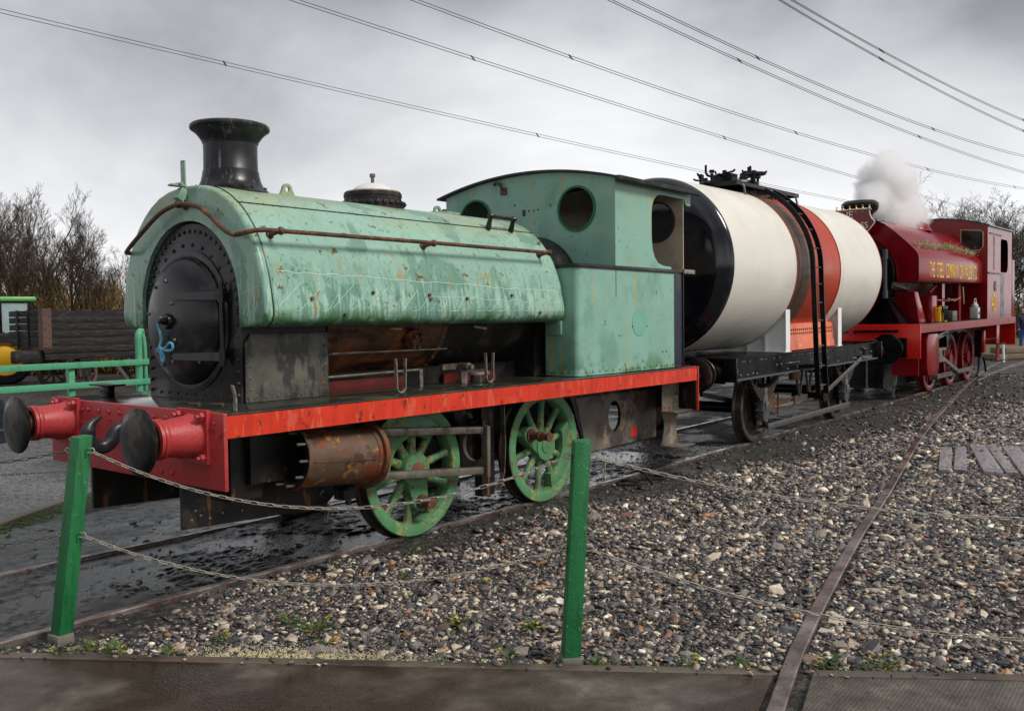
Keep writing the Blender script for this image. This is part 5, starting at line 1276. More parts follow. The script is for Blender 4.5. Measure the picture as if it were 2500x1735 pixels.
# ------------------------------------------------------------------ dark red engine in steam
RED = thing('red_saddle_tank_locomotive', 'glossy dark red saddle tank engine in steam behind the tank wagon, lettered in yellow', 'locomotive', (15.1, 0, zg(15.1)), (0, SL, 0))
def red_engine():
    ZT = 1.49; W = 1.30
    g = G(); g.box(0, .04, -W, W, .83, ZT); bb = g.build('buffer_beam', 'buffer_red', RED, bevel=.006)
    g = G(); g.tube([(-.02, -.9, 1.36), (-.02, .9, 1.36)], .028, 8)
    g.build('beam_rod', 'gloss_black', bb)
    g = G(); g.box(-.055, -.001, -.05, .05, 1.30, 1.42); g.build('rod_clip', 'buffer_red', bb)
    g = G()
    for y in (-1.2, -1.08): g.rivet((0, y, .92), (-1, 0, 0), .025)
    stuff(g.build('rivets', 'buffer_red', bb))
    g = G(); g.box(.04, 8.8, -W, W, ZT-.012, ZT); g.build('footplate', 'deck_wet', RED)
    g = G()
    g.box(.042, 8.8, -W+.002, -W+.02, ZT-.17, ZT-.0125); g.box(.042, 8.8, W-.02, W-.002, ZT-.17, ZT-.0125); g.build('valance', 'valance_maroon', RED)
    for y in (-.864, .864):
        g = G(); g.box(-.03, 0, -.19, .19, -.19, .19); g.lathe([(.16, .02), (.14, .06), (.125, .35), (.13, .36), (.13, .40)], (0, 0, 0), (-1, 0, 0), 28); b = g.build('buffer', 'loco_black', RED); b.location = (0, y, 1.04)
        g = G(); g.cyl((-.35, 0, 0), (-.6, 0, 0), .075, n=16); g.lathe([(.07, -.05), (.2, -.03), (.275, -.02), (.285, -.006), (.28, .006), (.15, .018), (0, .02)], (-.61, 0, 0), (-1, 0, 0), 44); g.build('head', 'loco_black', b, ang=.7)
    g = G(); g.cyl((-.05, 0, .95), (-.25, 0, .95), .05, n=12); g.tube(smooth_path([(-.25, 0, .95), (-.33, 0, .90), (-.42, 0, .93), (-.43, 0, 1.02), (-.36, 0, 1.06)], 4), .04, 8); g.build('coupling_hook', 'loco_black', RED)
    # frames below
    for sy in (-1, 1):
        g = G(); g.plate([(.05, .83), (.05, .45), (.55, .42), (.6, .6), (1.6, .75), (8.3, .75), (8.5, .6), (8.75, .6), (8.75, 1.45), (.05, 1.45)], [], lambda u, v, t: (u, sy*(.58+t), v), 0, .03); g.build('frame', 'gloss_black', RED)
    g = G(); g.box(.2, 8.6, -.55, .55, .22, 1.42); g.build('underside_shade_block', 'gloss_black', RED)  # black block added for the dark underside, hides the far wheels
    g = G(); g.box(.05, .08, -1.25, -.75, .50, .83); g.build('guard_plate', 'maroon', RED)
    g = G(); P = [(.15, -.80, .5), (.1, -.80, .35), (.0, -.80, .28), (-.03, -.80, .18), (.02, -.8, .08)]
    for a, b in zip(P, P[1:]): g.bar(a, b, .05, .02)
    g.build('guard_iron', 'motion_steel', RED)
    # saddle tank
    tp_ = [(0, 3.585), (.20, 3.575), (.36, 3.535), (.50, 3.46), (.72, 3.28), (.93, 3.08), (1.08, 2.92), (1.13, 2.845), (1.15, 2.76), (1.15, 2.40), (1.14, 2.34), (1.09, 2.305), (1.02, 2.30)]
    outer = [(-y, z) for y, z in reversed(tp_)]+[(y, z) for y, z in tp_[1:]]
    arch = [(.74, 2.30)]+[(.74*math.cos(a), 2.47+.74*math.sin(a)) for a in np.linspace(0, PI, 21)]+[(-.74, 2.30)]
    loop = outer+arch; n = len(loop); no = len(outer)
    def sec(x, k): return [(x, y*(1-k) if i < no else y, (z-2.9)*(1-k)+2.9 if i < no else z) for i, (y, z) in enumerate(loop)]
    S = [sec(.42, .012), sec(.425, .004), sec(.44, 0), sec(5.7, 0), sec(5.8, .01), sec(5.86, .05)]
    g = G(); g.loft(S)
    for si in (0, len(S)-1):
        tri = geometry.tessellate_polygon([[Vector((p[1], p[2], 0)) for p in S[si]]]); g.f += [tuple(i+si*n for i in t) for t in tri]
    tk = g.build('saddle_tank', 'maroon', RED, ang=.45)
    g = G(); g.tube([(.418, y, z) for y, z in outer[:no]], .010, 6); g.build('lining', 'gloss_black', tk)
    text_mesh('lettering', 'THE   STEEL   COMPANY   OF   WALES   LTD.', 'yellow', .44, .455, tk, (1.20, -1.153, 2.41), (PI/2, 0, 0))['kind'] = 'stuff'
    # garland
    g = G(); r = random.Random(2); 
    for k in range(2600):
        t = r.random(); x = .8+5.0*t; a = r.uniform(0, 2*PI); q = abs(r.gauss(0, .05))
        c = Vector((x, -.985+q*math.cos(a)*.7, 3.075+q*math.sin(a)-.03*math.sin(t*9))); d = Vector((r.gauss(0, 1), r.gauss(0, 1), r.gauss(0, 1))).normalized()*.035; e = d.cross(Vector((r.random(), r.random(), r.random()))).normalized()*.008
        g.add([c-e, c+e, c+d], [(0, 1, 2)])
    gl = bpy.data.objects.new('garland', g.mesh('garland', 'garland', fix=False)); link(gl); gl.location = (15.1, 0, zg(15.1)); gl.rotation_euler = (0, SL, 0); tag(gl, 'long tinsel garland of green and pale gold along the dark red tank shoulder', 'garland')
    # smokebox, chimney, door
    g = G(); g.cyl((.24, 0, 2.47), (1.6, 0, 2.47), .725, n=56); g.build('smokebox', 'loco_black', RED)
    g = G(); g.lathe([(.73, 0), (.74, .02), (.66, .03)], (.24, 0, 2.47), (-1, 0, 0), 48, False); g.lathe([(.60, .02), (.58, .05), (.4, .10), (.2, .125), (0, .13)], (.24, 0, 2.47), (-1, 0, 0), 48, False); d = g.build('smokebox_door', 'loco_black', RED, ang=.7)
    g = G(); g.cyl((.17, -.60, 2.0), (.17, -.60, 2.95), .035, n=10); g.cyl((.17, -.60, 2.75), (.17, -.60, 2.95), .05, n=10); g.cyl((.17, -.60, 2.0), (.17, -.60, 2.15), .05, n=10); g.build('hinge', 'strap_dark', d)
    g = G(); g.box(.30, 1.4, -.55, .55, ZT, 2.1); g.plate([(-.85, ZT), (-.60, 1.95), (.60, 1.95), (.85, ZT)], [], lambda u, v, t: (t, u, v), .30, 1.2); g.build('saddle', 'loco_black', RED)
    g = G(); g.lathe([(.40, 0), (.36, .05), (.27, .14), (.25, .22), (.25, .55), (.26, .60), (.33, .66), (.36, .74), (.36, .81), (.30, .86), (.22, .86), (.20, .5)], (.52, 0, 3.10), (0, 0, 1), 40, False); g.build('chimney', 'gloss_black', RED, ang=.6)
    # head board
    rt = [(0, 3.26), (.16, 3.29), (.30, 3.33), (.41, 3.46), (.425, 3.51), (.37, 3.56), (.335, 3.64), (.325, 3.72), (.335, 3.765)]
    o = [(y, z) for y, z in rt]+[(-y, z) for y, z in reversed(rt[1:])]
    g = G(); g.plate(o, [], lambda u, v, t: (t, u, v), .10, .125); hb = bpy.data.objects.new('headboard', g.mesh('headboard', 'maroon')); link(hb); hb.location = (15.1, 0, zg(15.1)); hb.rotation_euler = (0, SL, 0)
    tag(hb, 'dark red headboard with white letters and gold trim on the far engine chimney', 'headboard')
    g = G(); g.tube([(.098, a, b) for a, b in o], .012, 5, True); g.build('border', 'lettering_white', hb)
    text_mesh('lettering', 'IE', 'lettering_white', .19, 1.0, hb, (.094, .135, 3.60), (PI/2, 0, -PI/2)); text_mesh('lettering', 'SS', 'lettering_white', .17, 1.0, hb, (.094, -.145, 3.385), (PI/2, 0, -PI/2))
    g = G()
    for k in range(6):
        y = -.32+.128*k; g.lathe([(.0, -.03), (.028, -.01), (.02, .03), (.0, .05)], (.10, y, 3.765), (0, 0, 1), 8, False); g.lathe([(.0, -.02), (.018, 0), (0, .02)], (.10, y, 3.825), (0, 0, 1), 8, False); g.bar((.10, y, 3.70), (.10, y+.03, 3.765), .012, .012); g.bar((.10, y+.07, 3.745), (.10, y, 3.765), .014, .014)
    g.tube([(.10, -.36, 3.745), (.10, 0, 3.76), (.10, .36, 3.745)], .016, 6); g.build('gold_trim', 'gold', hb)
    # boiler below the tank, sand boxes, pipes
    g = G(); g.cyl((1.5, 0, 2.4), (5.9, 0, 2.4), .70, n=40); g.build('boiler', 'maroon_dark', RED)
    for sy in (-1, 1):
        g = G(); o = [(.58, 2.10), (.80, 2.10), (1.52, ZT), (1.02, ZT)]
        g.plate([(.62, 2.12), (.86, 2.12), (1.50, ZT+.002), (.95, ZT+.002)], [], lambda u, v, t: (u, sy*t, v), .62, 1.02); g.build('sandbox', 'maroon', RED, bevel=.02)
        g = G(); g.box(1.75, 2.15, min(sy*.70, sy*1.05), max(sy*.70, sy*1.05), ZT, ZT+.55); g.build('toolbox', 'maroon', RED, bevel=.01)
    g = G(); g.box(2.95, 3.15, -.95, -.80, ZT, 2.3); g.box(4.6, 4.8, -.9, -.75, ZT, 2.3); g.tube([(2.3, -.9, 1.95), (3.4, -.95, 1.93), (4.3, -.95, 1.97), (4.3, -.95, 2.25)], .025, 8); g.tube([(2.1, -.9, 2.1), (2.3, -.98, 2.25), (2.5, -.9, 2.3)], .03, 8); g.build('side_pipes', 'maroon', RED)
    g = G(); g.tube([(3.2, -1.0, 1.98), (3.7, -1.02, 1.92), (4.3, -1.0, 2.0)], .016, 6); g.tube([(4.5, -1.0, 2.25), (4.5, -1.02, 1.95), (4.52, -1.02, 1.85)], .02, 6); g.build('copper_pipe', 'brass', RED)
    g = G(); g.box(2.05, 2.14, -1.14, -1.02, ZT, ZT+.30); g.box(2.05, 2.48, -1.12, -1.05, ZT+.20, ZT+.30); g.box(2.34, 2.52, -1.16, -1.02, ZT, ZT+.33); lb = g.build('lubricator', 'yellow', RED, bevel=.02)
    g = G()
    for k in range(4): g.tube([(2.10+.1*k, -1.17, ZT+.30), (2.10+.1*k, -1.2, ZT+.2), (2.14+.1*k, -1.2, ZT+.03)], .016, 6); g.box(2.07+.1*k, 2.13+.1*k, -1.19, -1.16, ZT+.2, ZT+.33)
    g.build('feed_pipes', 'gloss_black', lb)
    g = G(); g.box(3.0, 3.4, -1.15, -.95, ZT, ZT+.22); g.build('step_box', 'wagon_grey', RED, bevel=.02)
    # lamp on the deck
    g = G(); g.box(-.13, .13, -.10, .10, 0, .30); g.lathe([(.09, 0), (.09, .07), (.05, .10), (.05, .15)], (-.02, 0, .30), (0, 0, 1), 16); lp = g.build('hand_lamp', 'lamp_grey', None, bevel=.012); lp.scale = (.85, .85, .85); lp.location = (20.0, -1.17, ZT+zg(20)+.02); tag(lp, 'grey railway hand lamp on the red engine side deck', 'lamp')
    g = G(); g.tube([(-.10, 0, .36), (-.08, 0, .52), (.1, 0, .54), (.16, 0, .44), (.15, 0, .32)], .014, 6); g.build('handle', 'lamp_grey', lp)
    g = G(); g.cyl((.13, 0, .16), (.20, 0, .16), .07, n=16); g.cyl((-.02, -.10, .15), (-.02, -.13, .15), .035, n=12); g.build('lens', 'wagon_grey', lp)
    g = G(); g.lathe([(.50, 0), (.46, .05), (.42, .14), (.36, .20), (.2, .25), (0, .26)], (3.9, 0, 3.52), (0, 0, 1), 36); g.build('dome', 'maroon', RED, ang=.8)
    g = G(); g.cyl((1.3, 0, 3.55), (1.3, 0, 3.66), .08, n=10); g.cyl((1.9, .1, 3.55), (1.9, .1, 3.65), .06, n=10); g.cyl((1.6, -.1, 3.55), (1.6, -.1, 3.63), .05, n=10); g.box(1.2, 2.2, -.2, .2, 3.57, 3.595); g.build('tank_fittings', 'loco_black', RED)
    # cab
    X0, X1, Y = 5.80, 8.55, 1.25
    def rz(y): return 3.92-.22*(y/1.27)**2
    o = [(-Y, ZT), (-Y, rz(Y))]+[(y, rz(y)) for y in np.linspace(-Y, Y, 21)][1:-1]+[(Y, rz(Y)), (Y, ZT)]
    def win(sy): return [(sy*.66, 3.30), (sy*.66, 3.64), (sy*1.10, 3.59), (sy*1.15, 3.55), (sy*1.15, 3.20), (sy*1.09, 3.13), (sy*.88, 3.12)]
    g = G(); g.plate(o, [win(-1), win(1)], lambda u, v, t: (X0+t, u, v), 0, .015); cf = g.build('cab_front', 'maroon', RED)
    for sy in (-1, 1):
        g = G(); g.tube([(X0-.005, a, b) for a, b in win(sy)], .022, 6, True); g.build('window_frame', 'brass', cf)
        g = G(); g.plate(win(sy), [], lambda u, v, t: (X0+.006+t, u, v), 0, .004); g.build('pane', 'dark_glass', cf)
    for sy in (-1, 1):
        o = [(X0+.016, ZT), (X0+.016, 3.685), (X1, 3.685), (X1, ZT)]
        hole = [(7.22, 2.62), (7.22, 3.36), (7.28, 3.45), (7.95, 3.45), (8.06, 3.38), (8.10, 3.25), (8.10, 2.80), (8.04, 2.68), (7.92, 2.62)]
        door = [(7.42, ZT+.02), (7.42, 2.60), (7.80, 2.60), (7.80, ZT+.02)]
        g = G(); g.plate(o, [hole], lambda u, v, t: (u, sy*(Y-t), v), 0, .015); cs = g.build('cab_side', 'maroon', RED)
        g = G(); g.box(7.24, 7.66, min(sy*(Y+.002), sy*(Y-.01)), max(sy*(Y+.002), sy*(Y-.01)), ZT+.01, 2.60); g.build('doorway', 'gloss_black', cs)
        g = G(); g.box(6.42, 6.56, min(sy*(Y+.001), sy*(Y+.004)), max(sy*(Y+.001), sy*(Y+.004)), 2.66, 3.48); g.box(X0+.02, 7.2, min(sy*(Y+.001), sy*(Y+.03)), max(sy*(Y+.001), sy*(Y+.03)), 2.56, 2.60); g.box(6.0, 7.3, min(sy*(Y+.001), sy*(Y+.02)), max(sy*(Y+.001), sy*(Y+.02)), 3.52, 3.545); g.build('beading', 'maroon_dark', cs)
        g = G(); g.box(X1, 8.95, min(sy*(Y-.4), sy*Y), max(sy*(Y-.4), sy*Y), ZT, 2.98); g.build('bunker', 'maroon', RED, bevel=.02)
        if sy < 0:
            text_mesh('number', '401', 'yellow', .60, .72, cs, (6.22, -Y-.004, 1.66), (PI/2, 0, 0))
            g = G(); g.cyl((6.62, -Y, 2.27), (6.62, -Y-.012, 2.27), .13, n=24); g.build('works_plate', 'wagon_grey', cs)
    g = G(); g.box(X1, X1+.015, -Y+.001, Y-.001, ZT, 3.68); g.build('cab_back', 'maroon_dark', RED)
    ys = np.linspace(-Y-.05, Y+.05, 21); g = G(); g.loft([[(x, y, rz(y)+.005) for y in ys]+[(x, y, rz(y)+.03) for y in reversed(ys)] for x in (X0-.06, X1+.12)]); k = len(ys)*2; g.f += [tuple(range(k)), tuple(range(k, 2*k))]; g.build('roof', 'loco_black', RED, ang=.5)
    g = G(); g.box(X0+.02, X1-.02, -.9, .9, ZT, 1.6); g.box(X0+.05, X0+.8, -.5, .5, 1.6, 2.7); g.build('backhead', 'gloss_black', RED)
    # cylinder covers, wheels, motion
    for sy in (-1, 1):
        g = G(); o = [(.74, .52), (.70, .62), (.70, 1.16), (.80, 1.28), (1.50, 1.28), (1.56, 1.20), (1.56, .56), (1.48, .45), (.82, .45)]
        g.plate(o, [], lambda u, v, t: (u, sy*t, v), .95, 1.24); g.build('cylinder_cover', 'maroon', RED, bevel=.02)
    for x in (2.5, 4.2, 5.84):
        for sy in (-1, 1):
            g = G(); g.lathe([(.47, .0), (.485, -.006), (.575, -.004), (.58, .004), (.58, .09), (.61, .105), (.61, .13), (.47, .135), (.45, .1), (.45, .03), (.47, 0)], (0, -.07, 0), (0, 1, 0), 48, False)
            me = g.mesh('wheel', 'wheel_maroon', ang=.5); w = bpy.data.objects.new('wheel', me); link(w, RED); w.location = (x, sy*.745, .585); w.rotation_euler = (0, 0, 0 if sy < 0 else PI)
            sp = G(); sp.bar((.08, 0, 0), (.48, 0, 0), .055, .05); sm = sp.mesh('spoke', 'wheel_maroon')
            for k in range(12 if sy < 0 else 6):
                o_ = bpy.data.objects.new('spoke', sm); link(o_, w); o_.rotation_euler = (0, 2*PI*k/(12 if sy < 0 else 6), 0)
            g = G(); g.cyl((0, .05, 0), (0, -.09, 0), .15, n=20); g.build('hub', 'wheel_maroon', w)
            if sy < 0:
                g = G(); g.cyl((0, -.10, -.28), (0, -.24, -.28), .05, n=12); g.build('crank_pin', 'motion_steel', w)
    g = G(); g.bar((2.5, -.93, .31), (5.84, -.93, .31), .05, .10); g.build('coupling_rod', 'motion_steel', RED)
    g = G(); g.bar((1.56, -1.02, .92), (2.9, -1.02, .90), .06, .06); g.bar((1.56, -1.02, .66), (2.9, -1.02, .66), .06, .06); g.box(2.2, 2.45, -1.08, -.96, .66, .92); g.bar((2.4, -1.02, .78), (4.2, -1.0, .31), .05, .08); g.tube([(2.3, -1.05, 1.2), (3.0, -1.08, 1.22), (3.4, -1.08, 1.02)], .02, 6); g.bar((2.2, -1.05, 1.18), (2.9, -1.05, 1.25), .05, .10); g.box(1.7, 1.9, -1.1, -.98, .5, .62); g.build('motion', 'motion_steel', RED)
    g = G(); g.plate([(3.05, 1.45), (3.15, .9), (3.3, .9), (3.35, 1.45)], [], lambda u, v, t: (u, t, v), -1.0, -.62); g.build('motion_bracket', 'gloss_black', RED)
    # steps, brake gear, injector pipes behind
    g = G(); g.box(6.98, 7.32, -1.22, -1.20, .42, 1.32); g.build('step', 'maroon', RED, bevel=.01)
    for z in (.42, .85): g = G(); g.box(6.94, 7.5, -1.32, -1.08, z-.012, z+.008); g.build('tread', 'gloss_black', RED)
    g = G(); g.tube(smooth_path([(6.3, -1.0, .62), (6.15, -1.0, .5), (6.1, -1.0, .25), (5.9, -1.0, .1)], 4), .03, 8); g.tube(smooth_path([(6.3, -1.0, .6), (6.6, -1.0, .5), (6.75, -1.0, .35), (6.85, -1.0, .15)], 4), .025, 8); g.box(6.1, 6.25, -1.05, -.9, .55, 1.2); g.tube([(6.2, -1.0, .95), (8.3, -1.0, .95)], .015, 6); g.bar((6.4, -1, .6), (7.2, -1, .48), .03, .05); g.build('injector_pipes', 'gloss_black', RED)
    g = G(); g.box(6.1, 6.3, -1.12, -.98, .66, 1.2); g.build('injector', 'maroon', RED, bevel=.03)
    g = G(); g.box(8.8, 8.84, -W, W, .75, ZT); g.build('rear_beam', 'buffer_red', RED)
mat('valance_maroon', s(140, 16, 22), .3, var=.06, coat=.3); mat('wheel_maroon', s(104, 16, 24), .35, var=.12, vscale=5, coat=.2); mat('strap_dark', s(70, 74, 80), .35, var=.1)
mat('garland', s(214, 208, 160), .5, var=.5, vscale=40, layers=(dict(col=s(48, 84, 44), s=30, d=3, lo=.48, hi=.55, amt=1), dict(col=s(236, 226, 176), s=44, d=3, lo=.58, hi=.63, amt=1)))
red_engine()
# ------------------------------------------------------------------ steam
def steam():
    m = bpy.data.materials.new('steam'); m.use_nodes = True; nt = m.node_tree; nt.nodes.clear(); N = nt.nodes.new; L = nt.links.new
    out = N('ShaderNodeOutputMaterial'); pv = N('ShaderNodeVolumePrincipled'); pv.inputs['Color'].default_value = (.995, .995, .995, 1); pv.inputs['Anisotropy'].default_value = .1
    at = N('ShaderNodeTexCoord'); tx = N('ShaderNodeTexNoise'); tx.inputs['Scale'].default_value = 1.9; tx.inputs['Detail'].default_value = 5; tx.inputs['Roughness'].default_value = .6; tx.inputs['Distortion'].default_value = .6
    L(at.outputs['Object'], tx.inputs['Vector'])
    # falls off towards the rim of every puff: density from distance to puff centres
    PUFF = [((-.05, 0, .42), .60), ((.45, .05, .30), .55), ((-.45, .05, .0), .45), ((.55, 0, -.25), .62), ((1.15, 0, -.32), .55), ((-.05, 0, -.35), .55), ((.35, .1, -.70), .45), ((1.65, 0, -.50), .45), ((.95, .0, -.02), .34), ((-.75, 0, -.15), .32)]
    acc = None
    for (c, r) in PUFF:
        d = N('ShaderNodeVectorMath'); d.operation = 'DISTANCE'; L(at.outputs['Object'], d.inputs[0]); d.inputs[1].default_value = c
        k = N('ShaderNodeMapRange'); k.inputs[1].default_value = 0; k.inputs[2].default_value = r*1.35; k.inputs[3].default_value = 1; k.inputs[4].default_value = 0; L(d.outputs['Value'], k.inputs[0])
        if acc is None: acc = k.outputs[0]
        else:
            mx = N('ShaderNodeMath'); mx.operation = 'MAXIMUM'; L(acc, mx.inputs[0]); L(k.outputs[0], mx.inputs[1]); acc = mx.outputs[0]
    a1 = N('ShaderNodeMath'); a1.operation = 'MULTIPLY_ADD'; L(tx.outputs['Fac'], a1.inputs[0]); a1.inputs[1].default_value = .95; a1.inputs[2].default_value = -.62
    a2 = N('ShaderNodeMath'); a2.operation = 'ADD'; L(acc, a2.inputs[0]); L(a1.outputs[0], a2.inputs[1])
    k = N('ShaderNodeMapRange'); k.inputs[1].default_value = .08; k.inputs[2].default_value = .60; k.inputs[3].default_value = 0; k.inputs[4].default_value = 15.0; L(a2.outputs[0], k.inputs[0])
    L(k.outputs[0], pv.inputs['Density']); L(pv.outputs[0], out.inputs['Volume'])
    MATS['steam'] = m
    g = G(); g.lathe([(0, -1.25), (.8, -1.15), (1.2, -.6), (1.3, 0), (1.2, .6), (.8, 1.05), (0, 1.25)], (.4, 0, 0), (0, 0, 1), 24, False)
    for i, v in enumerate(g.v): g.v[i] = ((v[0]-.4)*1.7+.5, v[1], v[2])
    o = g.build('steam_cloud', 'steam'); o.location = (17.6, .1, 4.30); tag(o, 'billowing white steam cloud rising behind the far engine chimney', 'steam')
    o.visible_shadow = True
steam()

# ------------------------------------------------------------------ green posts and chains in front
def post(name, label, p0, p1, rz, w=.088):
    r = thing(name, label, 'post', (p0[0], p0[1], GZ), (0, 0, 0), 'green wooden posts of the chain fence')
    h = p1[2]-GZ; dx = p1[0]-p0[0]; dy = p1[1]-p0[1]
    g = G(); g.box(-w/2, w/2, -w/2, w/2, .02, h)
    c, s_ = math.cos(rz), math.sin(rz)
    g.v = [(x*c-y*s_+dx*z/h, x*s_+y*c+dy*z/h, z+(.006 if z > .5 and x > 0 else 0)) for x, y, z in g.v]
    g.build('shaft', 'post_green', r, bevel=.004)
    g = G(); k = w/2+.008; g.box(-k, k, -k, k, -.02, .055); g.v = [(x*c-y*s_, x*s_+y*c, z) for x, y, z in g.v]; g.build('footing', 'concrete_foot', r, bevel=.008)
    return r, Vector((dx/h, dy/h))
PL0, PL1 = (-.955, -.965), (-.80, -.965, 1.135)
PR0, PR1 = (.515, -3.49), (.638, -3.49, 1.138)
ang = math.atan2(ED.y, ED.x)
pl, sl = post('fence_post', 'green wooden post standing in front of the round buffers', PL0, PL1, math.radians(8))
pr, sr = post('fence_post', 'green wooden post rising in front of the gravel, right of the green wheels', PR0, PR1, math.radians(-42))
def staple(post_, slope, z, d):
    g = G(); n = Vector((d[0], d[1], 0)).normalized(); t = Vector((-n.y, n.x, 0)); c = Vector((slope.x*z, slope.y*z, z))+n*.046
    g.bar(c-Vector((0, 0, .024)), c+Vector((0, 0, .024)), .034, .006, n); pts = [c+n*.0, c+n*.03, c+n*.045+Vector((0, 0, .012)), c+n*.035+Vector((0, 0, .026)), c+n*.012+Vector((0, 0, .024))]
    g.build('staple_plate', 'post_green', post_); g = G(); g.tube(smooth_path(pts, 3), .0045, 6); g.build('eye_bolt', 'galvanised', post_)
    return Vector(post_.location)+c+n*.04+Vector((0, 0, .004))
NX = Vector((2.76, -7.28)); PV = Vector((-2.45, 1.57))
def sub2(a, b): return (b[0]-a[0], b[1]-a[1])
zU, zL = 1.075, .595
aLR = staple(pl, sl, zU, sub2(PL0, PR0)); aLRl = staple(pl, sl, zL, sub2(PL0, PR0)); aRL = staple(pr, sr, zU, sub2(PR0, PL0)); aRLl = staple(pr, sr, zL, sub2(PR0, PL0))
aRN = staple(pr, sr, zU, sub2(PR0, NX)); aRNl = staple(pr, sr, zL, sub2(PR0, NX)); aLP = staple(pl, sl, zU, sub2(PL0, PV)); aLPl = staple(pl, sl, zL, sub2(PL0, PV))
def link_mesh(m, L_=.056, w=.023, r=.0034):
    g = G(); a = L_/2-w/2; h = w/2-r
    P = [(a+h*math.cos(t), h*math.sin(t), 0) for t in np.linspace(-PI/2, PI/2, 6)]+[(-a+h*math.cos(t), h*math.sin(t), 0) for t in np.linspace(PI/2, 1.5*PI, 6)]
    g.tube(P, r, 6, True); return g.mesh('link', m)
LM = link_mesh('galvanised'); LMD = link_mesh('chain_dark')
def chain(label, p0, p1, sag, m=LM, pitch=.0475, stop=None):
    root = thing('chain', label, 'chain', tuple(p0), group='chains strung between the green posts')
    n = 400; P = [p0.lerp(p1, k/n)-Vector((0, 0, 4*sag*(k/n)*(1-k/n))) for k in range(n+1)]
    d = 0; nxt = pitch/2; i = 0
    for a, b in zip(P, P[1:]):
        L_ = (b-a).length
        while d+L_ >= nxt:
            c = a.lerp(b, (nxt-d)/L_); t = (b-a).normalized()
            if stop and stop(c): return root
            o = bpy.data.objects.new('link', m); link(o, root)
            _, u, w = frame(t); th = (PI/2 if i % 2 else 0)+.35+rnd.gauss(0, .10)
            v = u*math.cos(th)+w*math.sin(th); k = t.cross(v)
            mt = Matrix((t, v, k)).transposed().to_4x4(); mt.translation = c-p0; o.matrix_local = mt
            nxt += pitch; i += 1
        d += L_
    return root
chain('upper chain sagging between the two green posts', aLR, aRL, .30); chain('lower chain sagging between the two green posts, just above the gravel', aLRl, aRLl, .235)
U = Vector((NX.x, NX.y, 1.04)); Lw = Vector((NX.x, NX.y, .56))
chain('upper chain running from the right-hand post across the gravel to the right edge', aRN, U, .27); chain('lower chain running from the right-hand post across the gravel to the right edge', aRNl, Lw, .38)
chain('upper dark chain running from the left-hand post to the left edge', aLP, Vector((PV.x, PV.y, 1.0)), .12, LMD); chain('lower dark chain running from the left-hand post to the left edge', aLPl, Vector((PV.x, PV.y, .5)), .12, LMD)
# loose tail of links on the right-hand post
tl = thing('chain_tail', 'short tail of links hanging beside the right-hand green post', 'chain', tuple(aRN+Vector((.02, -.03, -.01))))
for k in range(3):
    o = bpy.data.objects.new('link', LM); link(o, tl); o.rotation_euler = (0, PI/2, k*PI/2); o.location = (0, 0, -.03-.04*k)
# far chains on the yard side
g = G()
for z0, z1, sg in ((.78, .80, .12), (.28, .26, .08)):
    a = Vector((-.55, 4.6, z0)); b = Vector((3.2, 3.1, z1)); P = [a.lerp(b, k/60)-Vector((0, 0, 4*sg*(k/60)*(1-k/60))) for k in range(61)]
    for k in range(60): 
        g.tube([P[k], P[k].lerp(P[k+1], .8)], .010, 5)
o = stuff(g.build('far_chain', 'chain_dark')); o['label'] = 'pair of dark chains across the tarmac behind the left buffers'
g = G(); g.lathe([(.11, 0), (.11, .62), (.10, .68), (.05, .72), (0, .73)], (0, 0, 0), (0, 0, 1), 20); g.lathe([(.125, .50), (.125, .56)], (0, 0, 0), (0, 0, 1), 20); bo = g.build('bollard', 'navy'); bo.location = (2.60, 8.75, GZ); tag(bo, 'dark bollard on the tarmac at the left edge of the picture', 'bollard')

# ------------------------------------------------------------------ weeds, moss, odds and ends on the gravel
def leafy(seed, n, size, spread):
    r = random.Random(seed); g = G()
    for k in range(n):
        a = r.uniform(0, 2*PI); ln = size*r.uniform(.6, 1.2); el = r.uniform(.15, .9); st = r.uniform(.1, 1)*spread
        b = Vector((math.cos(a)*st*.4, math.sin(a)*st*.4, .0)); d = Vector((math.cos(a)*math.cos(el), math.sin(a)*math.cos(el), math.sin(el))); sd_ = Vector((-math.sin(a), math.cos(a), 0))
        e = b+d*st; w = ln*.34; q = Vector((0, 0, -ln*.18))
        g.tube([b, e], .0012, 3)
        g.add([e, e+d*ln*.35+sd_*w, e+d*ln*.8+sd_*w*.7+q, e+d*ln+q, e+d*ln*.8-sd_*w*.7+q, e+d*ln*.35-sd_*w], [(0, 1, 2, 3), (0, 3, 4, 5)])
    return g.mesh('weed', 'leaf', fix=False, flat=True)
WM = [leafy(k, 16, .022, .035) for k in range(3)]+[leafy(9, 60, .026, .075)]+[leafy(11, 26, .040, .05)]
def on_edge(t, off): p = E0+ED*t-EN*off; return p.x, p.y
spots = [(1.62, .50, 3, 1.0), (1.40, .62, 0, 1.1), (2.45, .66, 4, .9), (2.9, .60, 4, .75), (1.15, .28, 0, 1), (.45, .10, 0, 1.2), (.62, .08, 4, .8), (.30, .06, 1, 1), (.92, .07, 1, 1), (2.78, .16, 0, 1), (3.25, .06, 1, 1), (3.75, .07, 0, 1), (4.05, .06, 2, 1.1), (4.45, .12, 4, .9), (4.72, .10, 3, .8), (1.9, 1.6, 0, .9), (2.5, 1.5, 1, 1.), (2.0, 1.15, 0, .8), (3.1, .42, 1, 1), (1.75, .30, 2, 1)]
